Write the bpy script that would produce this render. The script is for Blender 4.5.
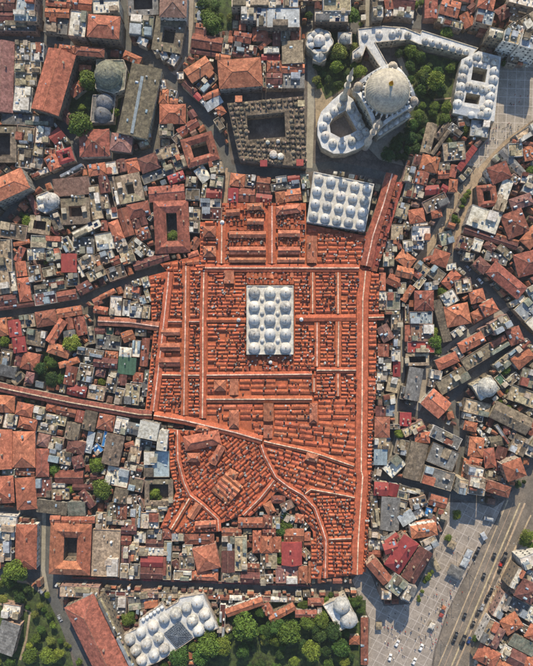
import bpy, bmesh, math, random
import numpy as np
from mathutils import Vector
random.seed(11)
R = math.radians
for o in list(bpy.data.objects): bpy.data.objects.remove(o)
sc = bpy.context.scene
COL = sc.collection

# ---------------------------------------------------------------- camera, sky, sun, exposure
H = 400.0                      # drone height above the ground, metres
S = 430.2 / 666.0              # metres per photo pixel on the ground
CX, CY = 266.5, 333.0
cam = bpy.data.cameras.new('camera')
cam.sensor_fit = 'VERTICAL'; cam.sensor_height = 36.0; cam.lens = 36.0 * H / 430.2
cam.clip_start = 1.0; cam.clip_end = 4000
cam_o = bpy.data.objects.new('camera', cam); COL.objects.link(cam_o)
cam_o.location = (0, 0, H); sc.camera = cam_o
SUN_EL, SUN_ROT = R(34), R(2)           # sun stands beyond the top edge of the picture
world = bpy.data.worlds.new('World'); sc.world = world; world.use_nodes = True
wn = world.node_tree
sky = wn.nodes.new('ShaderNodeTexSky'); sky.sky_type = 'NISHITA'; sky.sun_disc = False
sky.sun_elevation = SUN_EL; sky.sun_rotation = SUN_ROT
sky.air_density = 1.0; sky.dust_density = 0.6; sky.ozone_density = 2.5
bg = wn.nodes['Background']; bg.inputs['Strength'].default_value = 0.15
wn.links.new(sky.outputs[0], bg.inputs[0])
sun = bpy.data.lights.new('sun', 'SUN'); sun.energy = 4.5; sun.angle = R(0.6); sun.color = (1.0, 0.85, 0.64)
sun_o = bpy.data.objects.new('sun', sun); COL.objects.link(sun_o)
d = Vector((math.sin(SUN_ROT) * math.cos(SUN_EL), math.cos(SUN_ROT) * math.cos(SUN_EL), math.sin(SUN_EL)))
sun_o.rotation_euler = d.to_track_quat('Z', 'Y').to_euler(); sun_o.location = d * 300
vs = sc.view_settings
vs.view_transform = 'Standard'; vs.look = 'None'; vs.gamma = 1.0; vs.use_curve_mapping = False
vs.exposure = 0.38

HAZE = 0.00006

# ---------------------------------------------------------------- helpers
def W(px, py, z=0.0):
    """photo pixel + the height of what it shows -> world point"""
    k = S * (H - z) / H
    return ((px - CX) * k, -(py - CY) * k, z)
def W2(px, py, z=0.0): return W(px, py, z)[:2]

class MB:
    def __init__(self, org=(0, 0, 0)):
        self.v = []; self.f = []; self.o = org
    def add(self, vs, fs):
        n = len(self.v); ox, oy, oz = self.o
        self.v += [(a - ox, b - oy, c - oz) for a, b, c in vs]
        self.f += [tuple(i + n for i in f) for f in fs]
    def box(self, c, sx, sy, sz, ang=0.0):
        """box standing on c"""
        ca, sa = math.cos(ang), math.sin(ang); P = []
        for z in (0, sz):
            for a, b in ((-1, -1), (1, -1), (1, 1), (-1, 1)):
                x, y = a * sx / 2, b * sy / 2
                P.append((c[0] + x * ca - y * sa, c[1] + x * sa + y * ca, c[2] + z))
        self.add(P, [(3, 2, 1, 0), (4, 5, 6, 7), (0, 1, 5, 4), (1, 2, 6, 5), (2, 3, 7, 6), (3, 0, 4, 7)])
    def prism(self, poly, z0, z1, top=True, bottom=False):
        n = len(poly)
        P = [(x, y, z0) for x, y in poly] + [(x, y, z1) for x, y in poly]
        F = [(i, (i + 1) % n, n + (i + 1) % n, n + i) for i in range(n)]
        if top: F.append(tuple(range(n, 2 * n)))
        if bottom: F.append(tuple(range(n - 1, -1, -1)))
        self.add(P, F)
    def lathe(self, c, prof, seg=16, rib=0.0, sx=1.0):
        """prof: [(radius, z)] from the bottom up, about the vertical through c"""
        P = []; F = []
        for r, z in prof:
            for k in range(seg):
                t = 2 * math.pi * k / seg
                rr = r * (1 + (rib if k % 2 else 0))
                P.append((c[0] + rr * sx * math.cos(t), c[1] + rr * math.sin(t), c[2] + z))
        for i in range(len(prof) - 1):
            for k in range(seg):
                a, b = i * seg + k, i * seg + (k + 1) % seg
                F.append((a, b, b + seg, a + seg))
        F.append(tuple((len(prof) - 1) * seg + k for k in range(seg)))
        self.add(P, F)
    def tube(self, a, b, r, seg=6):
        a = Vector(a); b = Vector(b); dd = (b - a).normalized()
        u = dd.orthogonal().normalized(); w = dd.cross(u); P = []
        for p in (a, b):
            for k in range(seg):
                t = 2 * math.pi * k / seg; q = p + (u * math.cos(t) + w * math.sin(t)) * r
                P.append(tuple(q))
        F = [(k, (k + 1) % seg, seg + (k + 1) % seg, seg + k) for k in range(seg)]
        F += [tuple(range(seg - 1, -1, -1)), tuple(range(seg, 2 * seg))]
        self.add(P, F)
    def mesh(self, name, m, smooth=False):
        me = bpy.data.meshes.new(name); me.from_pydata(self.v, [], self.f)
        if m: me.materials.append(m)
        if smooth: me.polygons.foreach_set('use_smooth', [True] * len(me.polygons))
        me.update(); return me
    def build(self, name, m, parent=None, smooth=False, stuff=False):
        if not self.f: return None
        o = bpy.data.objects.new(name, self.mesh(name, m, smooth)); COL.objects.link(o)
        if parent is not None: o.parent = parent
        else: o.location = self.o
        if stuff: o['kind'] = 'stuff'
        return o
def inst(name, me, parent, loc, rz=0.0, sc_=(1, 1, 1)):
    o = bpy.data.objects.new(name, me); COL.objects.link(o); o.parent = parent
    o.location = loc; o.rotation_euler = (0, 0, rz); o.scale = sc_
    return o
PENDING = []                   # label checks at the end: look-alikes get one group
def thing(name, label, cat, loc=(0, 0, 0), group=None):
    o = bpy.data.objects.new(name, None); COL.objects.link(o); o.location = loc
    o.empty_display_size = 0.5
    o['label'] = label; o['category'] = cat
    if group: o['group'] = group
    PENDING.append(o)
    return o
def struct(name, mb, m):
    o = mb.build(name, m); o['kind'] = 'structure'; return o
def ccw(poly):
    a = sum(poly[i][0] * poly[(i + 1) % len(poly)][1] - poly[(i + 1) % len(poly)][0] * poly[i][1] for i in range(len(poly)))
    return list(poly) if a > 0 else list(reversed(poly))
def inset(poly, dist):
    """move the edges of a counter-clockwise polygon inward"""
    n = len(poly); out = []
    for i in range(n):
        p0, p1, p2 = (Vector(poly[(i + k) % n]) for k in (-1, 0, 1))
        e1 = (p1 - p0).normalized(); e2 = (p2 - p1).normalized()
        n1 = Vector((-e1.y, e1.x)); n2 = Vector((-e2.y, e2.x))
        b = n1 + n2
        if b.length < 1e-4: b = n1.copy()
        b.normalize(); c = max(0.35, b.dot(n1))
        q = p1 + b * (dist / c); out.append((q.x, q.y))
    return out
def centroid(poly): return (sum(p[0] for p in poly) / len(poly), sum(p[1] for p in poly) / len(poly))

# ---------------------------------------------------------------- materials
MATS = {}
def srgb(h):
    h = h.lstrip('#'); c = [int(h[i:i + 2], 16) / 255 for i in (0, 2, 4)]
    return tuple(x / 12.92 if x <= 0.04045 else ((x + 0.055) / 1.055) ** 2.4 for x in c)
def mat(key, col, rough=0.85, var=0.25, scale=0.35, patch=0.25, rnd=0.25, hue=0.02, bump=0.25, spec=0.3, col2=None, metal=0.0, grain=2.2):
    """plain weathered surface: broad stains, fine grain, small repairs, and each object a little different"""
    if key in MATS: return MATS[key]
    m = bpy.data.materials.new(key); m.use_nodes = True; nt = m.node_tree; N = nt.nodes; L = nt.links
    b = N['Principled BSDF']; b.inputs['Roughness'].default_value = rough; b.inputs['Metallic'].default_value = metal
    b.inputs['Specular IOR Level'].default_value = spec
    geo = N.new('ShaderNodeNewGeometry'); oi = N.new('ShaderNodeObjectInfo')
    n1 = N.new('ShaderNodeTexNoise'); n1.inputs['Scale'].default_value = scale; n1.inputs['Detail'].default_value = 4
    n2 = N.new('ShaderNodeTexNoise'); n2.inputs['Scale'].default_value = grain; n2.inputs['Detail'].default_value = 2
    vo = N.new('ShaderNodeTexVoronoi'); vo.inputs['Scale'].default_value = 0.45; vo.distance = 'CHEBYCHEV'
    for n in (n1, n2, vo): L.new(geo.outputs['Position'], n.inputs['Vector'])
    def rng(src, lo, hi, a=0.3, z=0.7):
        r = N.new('ShaderNodeMapRange'); r.inputs[1].default_value = a; r.inputs[2].default_value = z
        r.inputs[3].default_value = lo; r.inputs[4].default_value = hi; L.new(src, r.inputs[0]); return r.outputs[0]
    def mul(x, y):
        q = N.new('ShaderNodeMath'); q.operation = 'MULTIPLY'; L.new(x, q.inputs[0]); L.new(y, q.inputs[1]); return q.outputs[0]
    sep = N.new('ShaderNodeSeparateColor'); L.new(vo.outputs['Color'], sep.inputs[0])
    v = mul(rng(n1.outputs[0], 1 - var, 1 + var), rng(n2.outputs[0], 1 - var * 0.8, 1 + var * 0.8))
    v = mul(v, rng(sep.outputs[0], 1 - patch, 1 + patch * 0.5, 0, 1))
    v2 = N.new('ShaderNodeTexVoronoi'); v2.inputs['Scale'].default_value = 1.15; L.new(geo.outputs['Position'], v2.inputs['Vector'])
    s2 = N.new('ShaderNodeSeparateColor'); L.new(v2.outputs['Color'], s2.inputs[0]); v = mul(v, rng(s2.outputs[1], 1 - var * .75, 1 + var * .75, 0, 1))
    v = mul(v, rng(oi.outputs['Random'], 1 - rnd, 1 + rnd, 0, 1))
    hsv = N.new('ShaderNodeHueSaturation')
    L.new(v, hsv.inputs['Value'])
    q = N.new('ShaderNodeMath'); q.operation = 'MULTIPLY'; q.inputs[1].default_value = 7.31; L.new(oi.outputs['Random'], q.inputs[0])
    fr = N.new('ShaderNodeMath'); fr.operation = 'FRACT'; L.new(q.outputs[0], fr.inputs[0])
    L.new(rng(fr.outputs[0], 0.5 - hue, 0.5 + hue, 0, 1), hsv.inputs['Hue'])
    if col2:
        mx = N.new('ShaderNodeMix'); mx.data_type = 'RGBA'
        mx.inputs[6].default_value = (*col, 1); mx.inputs[7].default_value = (*col2, 1)
        n3 = N.new('ShaderNodeTexNoise'); n3.inputs['Scale'].default_value = scale * 1.7; n3.inputs['Detail'].default_value = 5
        L.new(geo.outputs['Position'], n3.inputs['Vector'])
        L.new(rng(n3.outputs[0], 0, 1, 0.42, 0.62), mx.inputs[0]); L.new(mx.outputs[2], hsv.inputs['Color'])
    else: hsv.inputs['Color'].default_value = (*col, 1)
    L.new(hsv.outputs[0], b.inputs['Base Color'])
    if bump:
        bp = N.new('ShaderNodeBump'); bp.inputs['Strength'].default_value = bump; bp.inputs['Distance'].default_value = 0.25
        L.new(n2.outputs[0], bp.inputs['Height']); L.new(bp.outputs[0], b.inputs['Normal'])
    MATS[key] = m; return m
ROOF = {   # colour code -> (material, colour word)
 't': (mat('terracotta_tile', srgb('#aa6c51'), hue=0.006, rnd=0.22, col2=srgb('#975d46')), 'terracotta'),
 'r': (mat('red_brown_tile', srgb('#8f5847'), hue=0.006, col2=srgb('#784a3c')), 'red-brown'),
 'd': (mat('maroon_tile', srgb('#6e463f'), hue=0.006, col2=srgb('#5a3c37')), 'dark maroon'),
 'c': (mat('crimson_sheet', srgb('#8a3d39'), rough=0.6, hue=0.006, var=0.15, patch=0.1), 'crimson'),
 'b': (mat('beige_concrete', srgb('#a6977c'), col2=srgb('#7f735f'), var=0.25, hue=0.02), 'beige'),
 'y': (mat('pale_grey_sheet', srgb('#9da2a4'), var=0.2, rough=0.6, hue=0.03), 'pale grey'),
 'w': (mat('white_render', srgb('#d2ccbf'), var=0.14, patch=0.18, rnd=0.15, col2=srgb('#b0a898')), 'white'),
 'k': (mat('dark_felt', srgb('#6a6966'), var=0.3), 'dark grey'),
 's': (mat('grey_brown_sheet', srgb('#796d5b'), var=0.28, col2=srgb('#60574a')), 'grey-brown'),
 'p': (mat('pink_brown_tile', srgb('#8d6c60'), col2=srgb('#7a5a50')), 'dusty pink'),
 'n': (mat('green_grey_felt', srgb('#7c8170'), var=0.3, col2=srgb('#8d8976')), 'mossy green-grey'),
 'e': (mat('green_sheet', srgb('#46624f'), var=0.15, patch=0.1), 'dark green'),
 'u': (mat('blue_sheet', srgb('#3f8fc0'), var=0.15, patch=0.1), 'bright blue'),
 'v': (mat('blue_grey_sheet', srgb('#8a969a'), var=0.18, patch=0.15), 'blue-grey'),
 'o': (mat('orange_tile', srgb('#ad7055'), hue=0.006, col2=srgb('#9c6049')), 'bright orange'),
}
WALLM = [mat('wall_cream', srgb('#a89c88')), mat('wall_white', srgb('#bdb9b0')), mat('wall_grey', srgb('#8b867e')),
         mat('wall_pink', srgb('#a08575')), mat('wall_brown', srgb('#7d7060'))]
M_GLASS = mat('window_glass', srgb('#4a4c4e'), rough=0.15, var=0.1, bump=0, patch=0.4, spec=0.6)
M_LEAD = mat('lead_sheet', srgb('#b5b7b6'), rough=0.62, var=0.13, patch=0.10, rnd=0.12, hue=0.01, col2=srgb('#c4c3bd'))
M_LEADB = mat('lead_sheet_warm', srgb('#b0a996'), rough=0.6, var=0.14, patch=0.12, rnd=0.1, col2=srgb('#9d978a'))
M_STONE = mat('limestone', srgb('#b7ac99'), var=0.2, col2=srgb('#9c9384'), rnd=0.1)
M_BZ = mat('bazaar_tile', srgb('#ae6142'), hue=0.003, rnd=0.06, var=0.2, patch=0.16, col2=srgb('#a4593f'), grain=1.7)
M_BZD = mat('bazaar_tile_old', srgb('#a85d41'), hue=0.004, rnd=0.16, var=0.26, patch=0.3, col2=srgb('#9a533d'), grain=1.5)
M_BZM = mat('bazaar_tile_maroon_shaded', srgb('#925440'), hue=0.01, rnd=0.15, var=0.24, col2=srgb('#7f4638'))  # maroon partly from the mosque's shadow put into the tile colour
M_WALK = mat('pale_mortar', srgb('#cfb39c'), var=0.32, rnd=0.1, patch=0.35)
M_DARK = mat('dark_metal', srgb('#3a3a3b'), rough=0.5, rnd=0.3)
M_LITE = mat('pale_metal', srgb('#c9cac6'), rough=0.45, rnd=0.2)
M_GOLD = mat('gilt', srgb('#c9932c'), rough=0.3, metal=0.9, var=0.05, patch=0, bump=0)
M_COB = mat('cobble', srgb('#69635a'), var=0.25, scale=0.12, col2=srgb('#59544c'), rnd=0, patch=0.12)
M_ASPH = mat('asphalt', srgb('#5a5a57'), var=0.18, scale=0.08, rnd=0, patch=0.08, col2=srgb('#63625c'))
M_PAVE = mat('paving', srgb('#989082'), var=0.14, scale=0.1, rnd=0, patch=0.14)
M_PAVEB = mat('paving_warm', srgb('#9c8a72'), var=0.18, scale=0.1, rnd=0, patch=0.18)
M_TRACK = mat('track_bed', srgb('#b09c80'), var=0.2, scale=0.15, rnd=0, patch=0.1)
M_JOINT = mat('paving_joint', srgb('#b8b1a4'), var=0.1, rnd=0, patch=0)
M_RAIL = mat('steel_rail', srgb('#6d6661'), rough=0.4, metal=0.6, rnd=0)
M_GRASS = mat('lawn', srgb('#4a572c'), var=0.35, scale=0.2, col2=srgb('#38402a'), rnd=0)
M_EARTH = mat('bare_earth', srgb('#7d715c'), var=0.25, col2=srgb('#5f5f42'), rnd=0)
M_AVE = mat('avenue_asphalt', srgb('#7e7567'), var=.2, scale=.06, rnd=0, patch=.1, col2=srgb('#6d675d'))
M_LEADM = mat('lead_mossy', srgb('#7f7c6a'), var=.25, rnd=.05, col2=srgb('#6c6c60'))
M_LEADP = mat('lead_pale', srgb('#c8c5bd'), var=.12, patch=.12, rnd=.05, col2=srgb('#b6b2a9'))
M_BZF = mat('bazaar_tile_faded', srgb('#b26d4f'), hue=.004, rnd=.14, var=.26, patch=.25, col2=srgb('#ac684f'), grain=1.5)
M_BZS = mat('bazaar_tile_sooty', srgb('#955a45'), hue=.004, rnd=.2, var=.3, patch=.3, col2=srgb('#84503f'), grain=1.5)
LEADS = [M_LEAD, M_LEADP, mat('lead_dull', srgb('#a3a4a1'), var=.2, patch=.15, rnd=.12, col2=srgb('#b3b1aa')), mat('lead_streaked', srgb('#b5b2a9'), var=.24, patch=.2, rnd=.12, col2=srgb('#949490'))]

# ---------------------------------------------------------------- occupancy mask in plan (photo pixels, with a margin)
MG = 34
MK = np.zeros((666 + 2 * MG, 533 + 2 * MG), np.uint8)      # 0 free, 1 taken
YY, XX = np.mgrid[0:MK.shape[0], 0:MK.shape[1]]
XX = XX - MG + 0.5; YY = YY - MG + 0.5
def in_poly(poly, X=None, Y=None):
    X = XX if X is None else X; Y = YY if Y is None else Y
    ins = np.zeros(X.shape, bool); n = len(poly)
    for i in range(n):
        x1, y1 = poly[i]; x2, y2 = poly[(i + 1) % n]
        if y1 == y2: continue
        c = ((y1 > Y) != (y2 > Y)) & (X < (x2 - x1) * (Y - y1) / (y2 - y1) + x1)
        ins ^= c
    return ins
def mark(poly):
    xs = [p[0] for p in poly]; ys = [p[1] for p in poly]
    a, b = max(0, int(min(xs)) + MG - 1), min(MK.shape[1], int(max(xs)) + MG + 2)
    c, d_ = max(0, int(min(ys)) + MG - 1), min(MK.shape[0], int(max(ys)) + MG + 2)
    if a >= b or c >= d_: return
    MK[c:d_, a:b][in_poly(poly, XX[c:d_, a:b], YY[c:d_, a:b])] = 1
def rect_px(x1, y1, x2, y2, w):
    L = math.hypot(x2 - x1, y2 - y1); nx, ny = -(y2 - y1) / L * w / 2, (x2 - x1) / L * w / 2
    return [(x1 + nx, y1 + ny), (x2 + nx, y2 + ny), (x2 - nx, y2 - ny), (x1 - nx, y1 - ny)]
def line_mark(pts, w):
    for (a, b), (c, d_) in zip(pts, pts[1:]):
        if (a, b) != (c, d_): mark(rect_px(a, b, c, d_, w))

# ---------------------------------------------------------------- ground, streets, squares
g = MB(); g.add([(-1400, -1400, 0), (1400, -1400, 0), (1400, 1400, 0), (-1400, 1400, 0)], [(0, 1, 2, 3)])
struct('ground', g, M_COB)
LIFT = [0.004]
def sheet(name, poly, m, z=None):
    if z is None: LIFT[0] += 0.004; z = LIFT[0]
    b = MB(); p = ccw([W2(*q) for q in poly]); b.add([(x, y, z) for x, y in p], [tuple(range(len(p)))])
    bm = bmesh.new(); me = bpy.data.meshes.new(name); me.from_pydata(b.v, [], b.f); bm.from_mesh(me)
    bmesh.ops.triangulate(bm, faces=bm.faces[:]); bm.to_mesh(me); bm.free(); me.materials.append(m)
    o = bpy.data.objects.new(name, me); COL.objects.link(o); o['kind'] = 'structure'; return o
def ribbon(pts, w):
    L = []; Rr = []
    for i, p in enumerate(pts):
        a = pts[max(0, i - 1)]; b = pts[min(len(pts) - 1, i + 1)]
        l = math.hypot(b[0] - a[0], b[1] - a[1]); nx, ny = -(b[1] - a[1]) / l * w / 2, (b[0] - a[0]) / l * w / 2
        L.append((p[0] + nx, p[1] + ny)); Rr.append((p[0] - nx, p[1] - ny))
    return L + Rr[::-1]
STREETS = [  # polyline in photo pixels, width, surface
 ([(-40,35),(0,36),(40,37),(80,42),(130,46),(146,53),(164,71),(182,92),(201,110),(214,130),(224,150),(228,168)], 9, 'a'),
 ([(192,-30),(190,26),(186,52),(173,74)], 6, 'p'),
 ([(122,-30),(124,20),(127,46)], 7, 'a'),
 ([(45,-30),(41,10),(40,36)], 6, 'a'),
 ([(228,168),(225,190),(224,218)], 5, 'w'),
 ([(228,168),(270,173),(308,168),(330,165),(355,169),(400,180)], 8, 'a'),
 ([(57,118),(71,135),(79,161),(52,175),(34,182),(26,190),(0,219),(-30,245)], 7, 'a'),
 ([(79,163),(110,158),(140,152),(156,146),(156,100),(152,75),(146,56)], 6, 'c'),
 ([(-30,316),(0,314),(37,309),(79,302),(90,296),(110,286),(140,275),(162,268)], 6, 'a'),
 ([(80,303),(97,322)], 5, 'c'),
 ([(-30,573),(10,573),(44,577),(70,580),(140,583),(200,585),(260,588),(350,588)], 7, 'a'),
 ([(44,513),(44,540),(43,566),(53,600),(66,627),(82,660),(95,690)], 11, 'a'),
 ([(-30,508),(0,511),(44,515)], 6, 'a'),
 ([(44,513),(43.5,540),(43,570),(47,592)], 4, 'p'),
 ([(-30,580),(0,578),(26,582),(38,594),(50,612),(60,634),(72,666),(80,690)], 2.6, 'w'),
 ([(545,105),(516,130),(493,151),(472,180),(459,193),(440,227),(430,246),(418,262)], 8, 'w'),
 ([(480,172),(464,217),(452,253)], 6, 'w'),
 ([(452,253),(480,278),(503,305),(545,350)], 8, 'a'),
 ([(509,309),(472,330),(440,354),(427,370),(422,400),(416,412)], 6, 'p'),
 ([(396,404),(427,418),(467,438),(461,458),(455,495)], 6, 'a'),
 ([(380,476),(420,486),(455,496),(480,500)], 6, 'a'),
 ([(512,345),(472,378),(453,398),(464,434)], 7, 'a'),
 ([(403,310),(403,376),(397,404),(396,437),(388,470)], 3.5, 'p'),
 ([(311,-30),(311,26),(311,105),(310,140),(309,168)], 7, 'p'),
 ([(300,27),(357,27),(393,21),(427,25),(472,37),(545,55)], 10, 'a'),
 ([(368,-30),(369,26)], 6, 'p'),
 ([(422,-30),(421,21)], 6, 'a'),
 ([(220,526),(220,585)], 2.5, 'c'),
]
SURF = {'a': M_ASPH, 'p': M_PAVE, 'w': M_PAVEB, 'c': M_COB}
for pts, w, s in STREETS:
    sheet({'a': 'street', 'p': 'footway', 'w': 'footway', 'c': 'lane'}[s], ribbon(pts, w), SURF[s]); line_mark(pts, w)
# open places
PLAZA_S = [(352,580),(366,566),(372,577),(384,606),(410,604),(430,560),(447,524),(446,502),(478,503),(493,508),(505,500),(494,524),(480,548),(463,580),(447,612),(434,650),(428,690),(366,690),(370,620)]
PLAZA_N = [(501,58),(510,66),(545,66),(545,112),(524,126),(505,140),(478,168),(466,165),(486,140),(494,122)]
ROAD = [(545,455),(545,520),(505,566),(478,625),(464,690),(430,690),(436,650),(448,612),(464,580),(481,548),(496,522),(507,498),(526,470)]
SIDE = [(545,520),(545,545),(528,548),(510,585),(488,620),(476,650),(470,690),(464,690),(478,625),(505,566)]
sheet('paved_square', PLAZA_S, M_PAVE); sheet('paved_square', PLAZA_N, M_PAVE)
sheet('avenue', ROAD, M_AVE); sheet('pavement', SIDE, M_PAVEB, z=0.13)
kb = MB()
for (a, b), (c, d_) in zip([(545,519.3),(504.6,565.8),(477.6,624.8),(463.6,690)], [(504.6,565.8),(477.6,624.8),(463.6,690)]):
    x1, y1 = W2(a, b); x2, y2 = W2(c, d_); L = math.hypot(x2 - x1, y2 - y1)
    kb.box(((x1 + x2) / 2, (y1 + y2) / 2, 0.0), L, 0.3, 0.14, math.atan2(y2 - y1, x2 - x1))
struct('kerb', kb, M_STONE)
for p in (PLAZA_S, PLAZA_N, ROAD, SIDE): mark(p)
def clip_line(poly, axis, val):
    """stretches of the line inside the polygon, pixels"""
    n = len(poly); ts = []
    for i in range(n):
        a = poly[i]; b = poly[(i + 1) % n]; u, v = a[axis] - val, b[axis] - val
        if (u > 0) != (v > 0): t = u / (u - v); ts.append(a[1 - axis] + t * (b[1 - axis] - a[1 - axis]))
    ts.sort(); return list(zip(ts[::2], ts[1::2]))
def rotp(p, a): return (p[0] * math.cos(a) - p[1] * math.sin(a), p[0] * math.sin(a) + p[1] * math.cos(a))
jt = MB()
for poly, ang, step in ((PLAZA_S, R(28), 9.0), (PLAZA_N, R(2), 8.6)):
    q = [rotp(p, -ang) for p in poly]
    for ax in (0, 1):
        lo = min(p[ax] for p in q); hi = max(p[ax] for p in q); v = lo + step / 2
        while v < hi:
            for t0, t1 in clip_line(q, ax, v):
                if t1 - t0 < 2: continue
                a = (v, t0) if ax == 0 else (t0, v); b = (v, t1) if ax == 0 else (t1, v)
                a = rotp(a, ang); b = rotp(b, ang)
                r = rect_px(a[0], a[1], b[0], b[1], 0.55); r = ccw([W2(*k) for k in r])
                jt.add([(x, y, LIFT[0] + 0.006 + 0.004 * ax) for x, y in r], [(0, 1, 2, 3)])
            v += step
struct('paving_joint', jt, M_JOINT)
# tram avenue: two pale track beds with rails
for k, (a, b, w) in enumerate((((520,503),(449,672),1.6), ((525,503),(454,672),1.8), ((508,500),(436,672),1.2), ((531,515),(480,622),1.6), ((513,503),(442,672),.5))):
    o = sheet('track_bed', rect_px(*a, *b, w), M_TRACK, z=LIFT[0] + 0.016 + 0.004 * k)
rl = MB()
for off in (-2.0, -0.4, 0.9, 2.3):
    a = W(522 + off, 503, 0.0); b = W(451 + off, 672, 0.0)
    rl.tube((a[0], a[1], 0.03), (b[0], b[1], 0.03), 0.09, 4)
for x1, y1, x2, y2 in ((497,520,437,660), (505,513,443,662)):
    a = W(x1, y1); b = W(x2, y2); rl.tube((a[0], a[1], 0.03), (b[0], b[1], 0.03), 0.08, 4)
struct('tram_rail', rl, M_RAIL)
# gardens
GARDENS = [
 [(-40,582),(0,581),(28,584),(48,600),(60,625),(70,652),(80,690),(-40,690)],
 [(314,30),(356,34),(362,62),(356,80),(338,92),(318,104),(315,70)],
 [(398,46),(462,62),(452,112),(436,128),(410,140),(402,126),(416,104),(406,62)],
 [(222,612),(240,604),(262,600),(330,598),(366,600),(364,690),(196,690),(196,650)],
 [(66,70),(96,60),(127,62),(116,132),(70,134),(66,112)],
 [(200,-30),(232,-30),(232,30),(200,32)],
 [(40,352),(62,348),(66,384),(38,380)],
]
for gp in GARDENS: sheet('garden_ground', gp, M_GRASS)
sheet('garden_path', ribbon([(-20,602),(0,604),(20,608),(30,612),(26,640),(20,660)], 2.2), M_PAVEB)
sheet('forecourt', [(314,62),(322,90),(326,100),(338,94),(345,104),(330,122),(316,128)], M_PAVEB)
sheet('garden_path', ribbon([(398,54),(416,100),(420,106)], 5), M_PAVE)
sheet('garden_path', ribbon([(434,100),(452,98),(446,110)], 2), M_PAVEB)

# ---------------------------------------------------------------- ordinary buildings
LM = [  # things one can find, used to say where a building stands
 ('big domed mosque', 386, 98), ('twin-court domed school', 478, 86), ('lobed white library', 320, 45),
 ('twenty-domed hall', 340, 200), ('fifteen-domed hall', 270, 320), ('inn of tiny domes', 266, 130),
 ('glass-court domed bath', 185, 625), ('twin-domed bathhouse', 343, 613), ('long maroon hall', 100, 632),
 ('tram avenue', 495, 590), ('gridded square', 516, 90), ('busy paved square', 395, 630),
 ('long grey hangar roof', 137, 98), ('old domed bathhouse', 107, 78), ('two-domed prayer house', 48, 202),
 ('tree-court inn', 172, 235), ('planted pale street', 462, 190), ('curved terrace street', 430, 360),
 ('domed white tomb', 489, 388), ('walled wooded yard', 48, 368), ('long market arm', 70, 402),
 ('red courtyard complex', 22, 450), ('twin round trees', 98, 478), ('white angled roof', 150, 437),
 ('inn of orange wings', 68, 548), ('walled park', 20, 625), ('winding main street', 182, 92),
 ('broad grey flat roof', 440, 458), ('curving covered street', 290, 487), ('wide cross street', 70, 40),
 ('crimson-roofed block', 398, 552), ('green metal roof', 128, 366), ('beige rooftop cluster', 143, 296), ('grey skylit court', 75, 210), ('maroon covered street', 383, 205),
 ('striped crimson awnings', 466, 161), ('cream flat roof', 485, 219), ('wedge-shaped yard', 240, 30), ('bent edge street', 162, 340), ('winding covered street', 184, 482), ('square-side market gate', 330, 560), ('blue tarpaulin roofs', 104, 440),
]
def near(px, py):
    s = sorted(LM, key=lambda l: math.hypot(l[1] - px, l[2] - py)); return s[0], s[1]
def side(l, px, py):
    return 'beside' if math.hypot(l[1] - px, l[2] - py) < 34 else 'near'
CANDS = {}
def cands(t, head, nb, px, py):
    """labels from plain to full, the first that nothing else carries is used"""
    l1, l2 = near(px, py); at = f" {side(l1, px, py)} the {l1[0]}"; to = f" towards {l2[0]}"
    out = [head + at] + [head + b + at for b in nb] + [head + at + to] + [head + b + at + to for b in nb]
    CANDS[t.name] = [c for c in out if len(c.split()) <= 16] or [head + at]
    t['label'] = CANDS[t.name][0]
# shared small roof pieces (unit-size meshes)
def unit(fn, name, m):
    b = MB(); fn(b); return b.mesh(name, m)
def _chim(b): b.box((0, 0, -0.6), 0.7, 0.9, 1.9); b.box((0, 0, 1.3), 0.9, 1.1, 0.18); b.tube((0, 0.2, 1.4), (0, 0.2, 1.9), 0.16); b.tube((0, -0.2, 1.4), (0, -0.2, 1.8), 0.16)
def _ac(b): b.box((0, 0, 0.12), 1.2, 0.7, 0.9); b.box((-0.45, 0, 0), 0.1, 0.7, 0.12); b.box((0.45, 0, 0), 0.1, 0.7, 0.12); b.lathe((0, 0, 1.02), [(0.28, 0), (0.28, 0.06), (0.1, 0.09)], 8)
def _tank(b): b.box((0, 0, 0), 1.0, 1.0, 0.3); b.lathe((0, 0, 0.3), [(0.62, 0), (0.65, 0.1), (0.65, 1.3), (0.5, 1.5), (0.15, 1.6)], 10)
def _hut(b):
    b.box((0, 0, 0), 2.4, 3.0, 2.3); b.box((0, 0, 2.3), 2.8, 3.4, 0.15)
def _sky(b):
    b.add([(-1, -.6, -.3), (1, -.6, -.3), (1, .6, -.3), (-1, .6, -.3), (-1, -.6, .25), (1, -.6, .25), (1, .6, .25), (-1, .6, .25), (-.9, 0, .55), (.9, 0, .55)],
          [(0, 1, 5, 4), (1, 2, 6, 5), (2, 3, 7, 6), (3, 0, 4, 7), (4, 5, 9, 8), (6, 7, 8, 9), (5, 6, 9), (7, 4, 8)])
def _dish(b):
    b.tube((0, 0, 0), (0, 0, 0.9), 0.05); P = []; F = []
    for i, (r, dd) in enumerate(((0.05, 0.14), (0.35, 0.08), (0.55, 0))):
        for k in range(10):
            t = 2 * math.pi * k / 10; P.append((r * math.cos(t), -dd * 0.7 + r * math.sin(t) * 0.6, 1.0 + r * math.sin(t) * 0.7 + dd * 0.3))
    for i in range(2):
        for k in range(10): F.append((i * 10 + k, i * 10 + (k + 1) % 10, i * 10 + 10 + (k + 1) % 10, i * 10 + 10 + k))
    F.append(tuple(range(10))); b.add(P, F)
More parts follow.
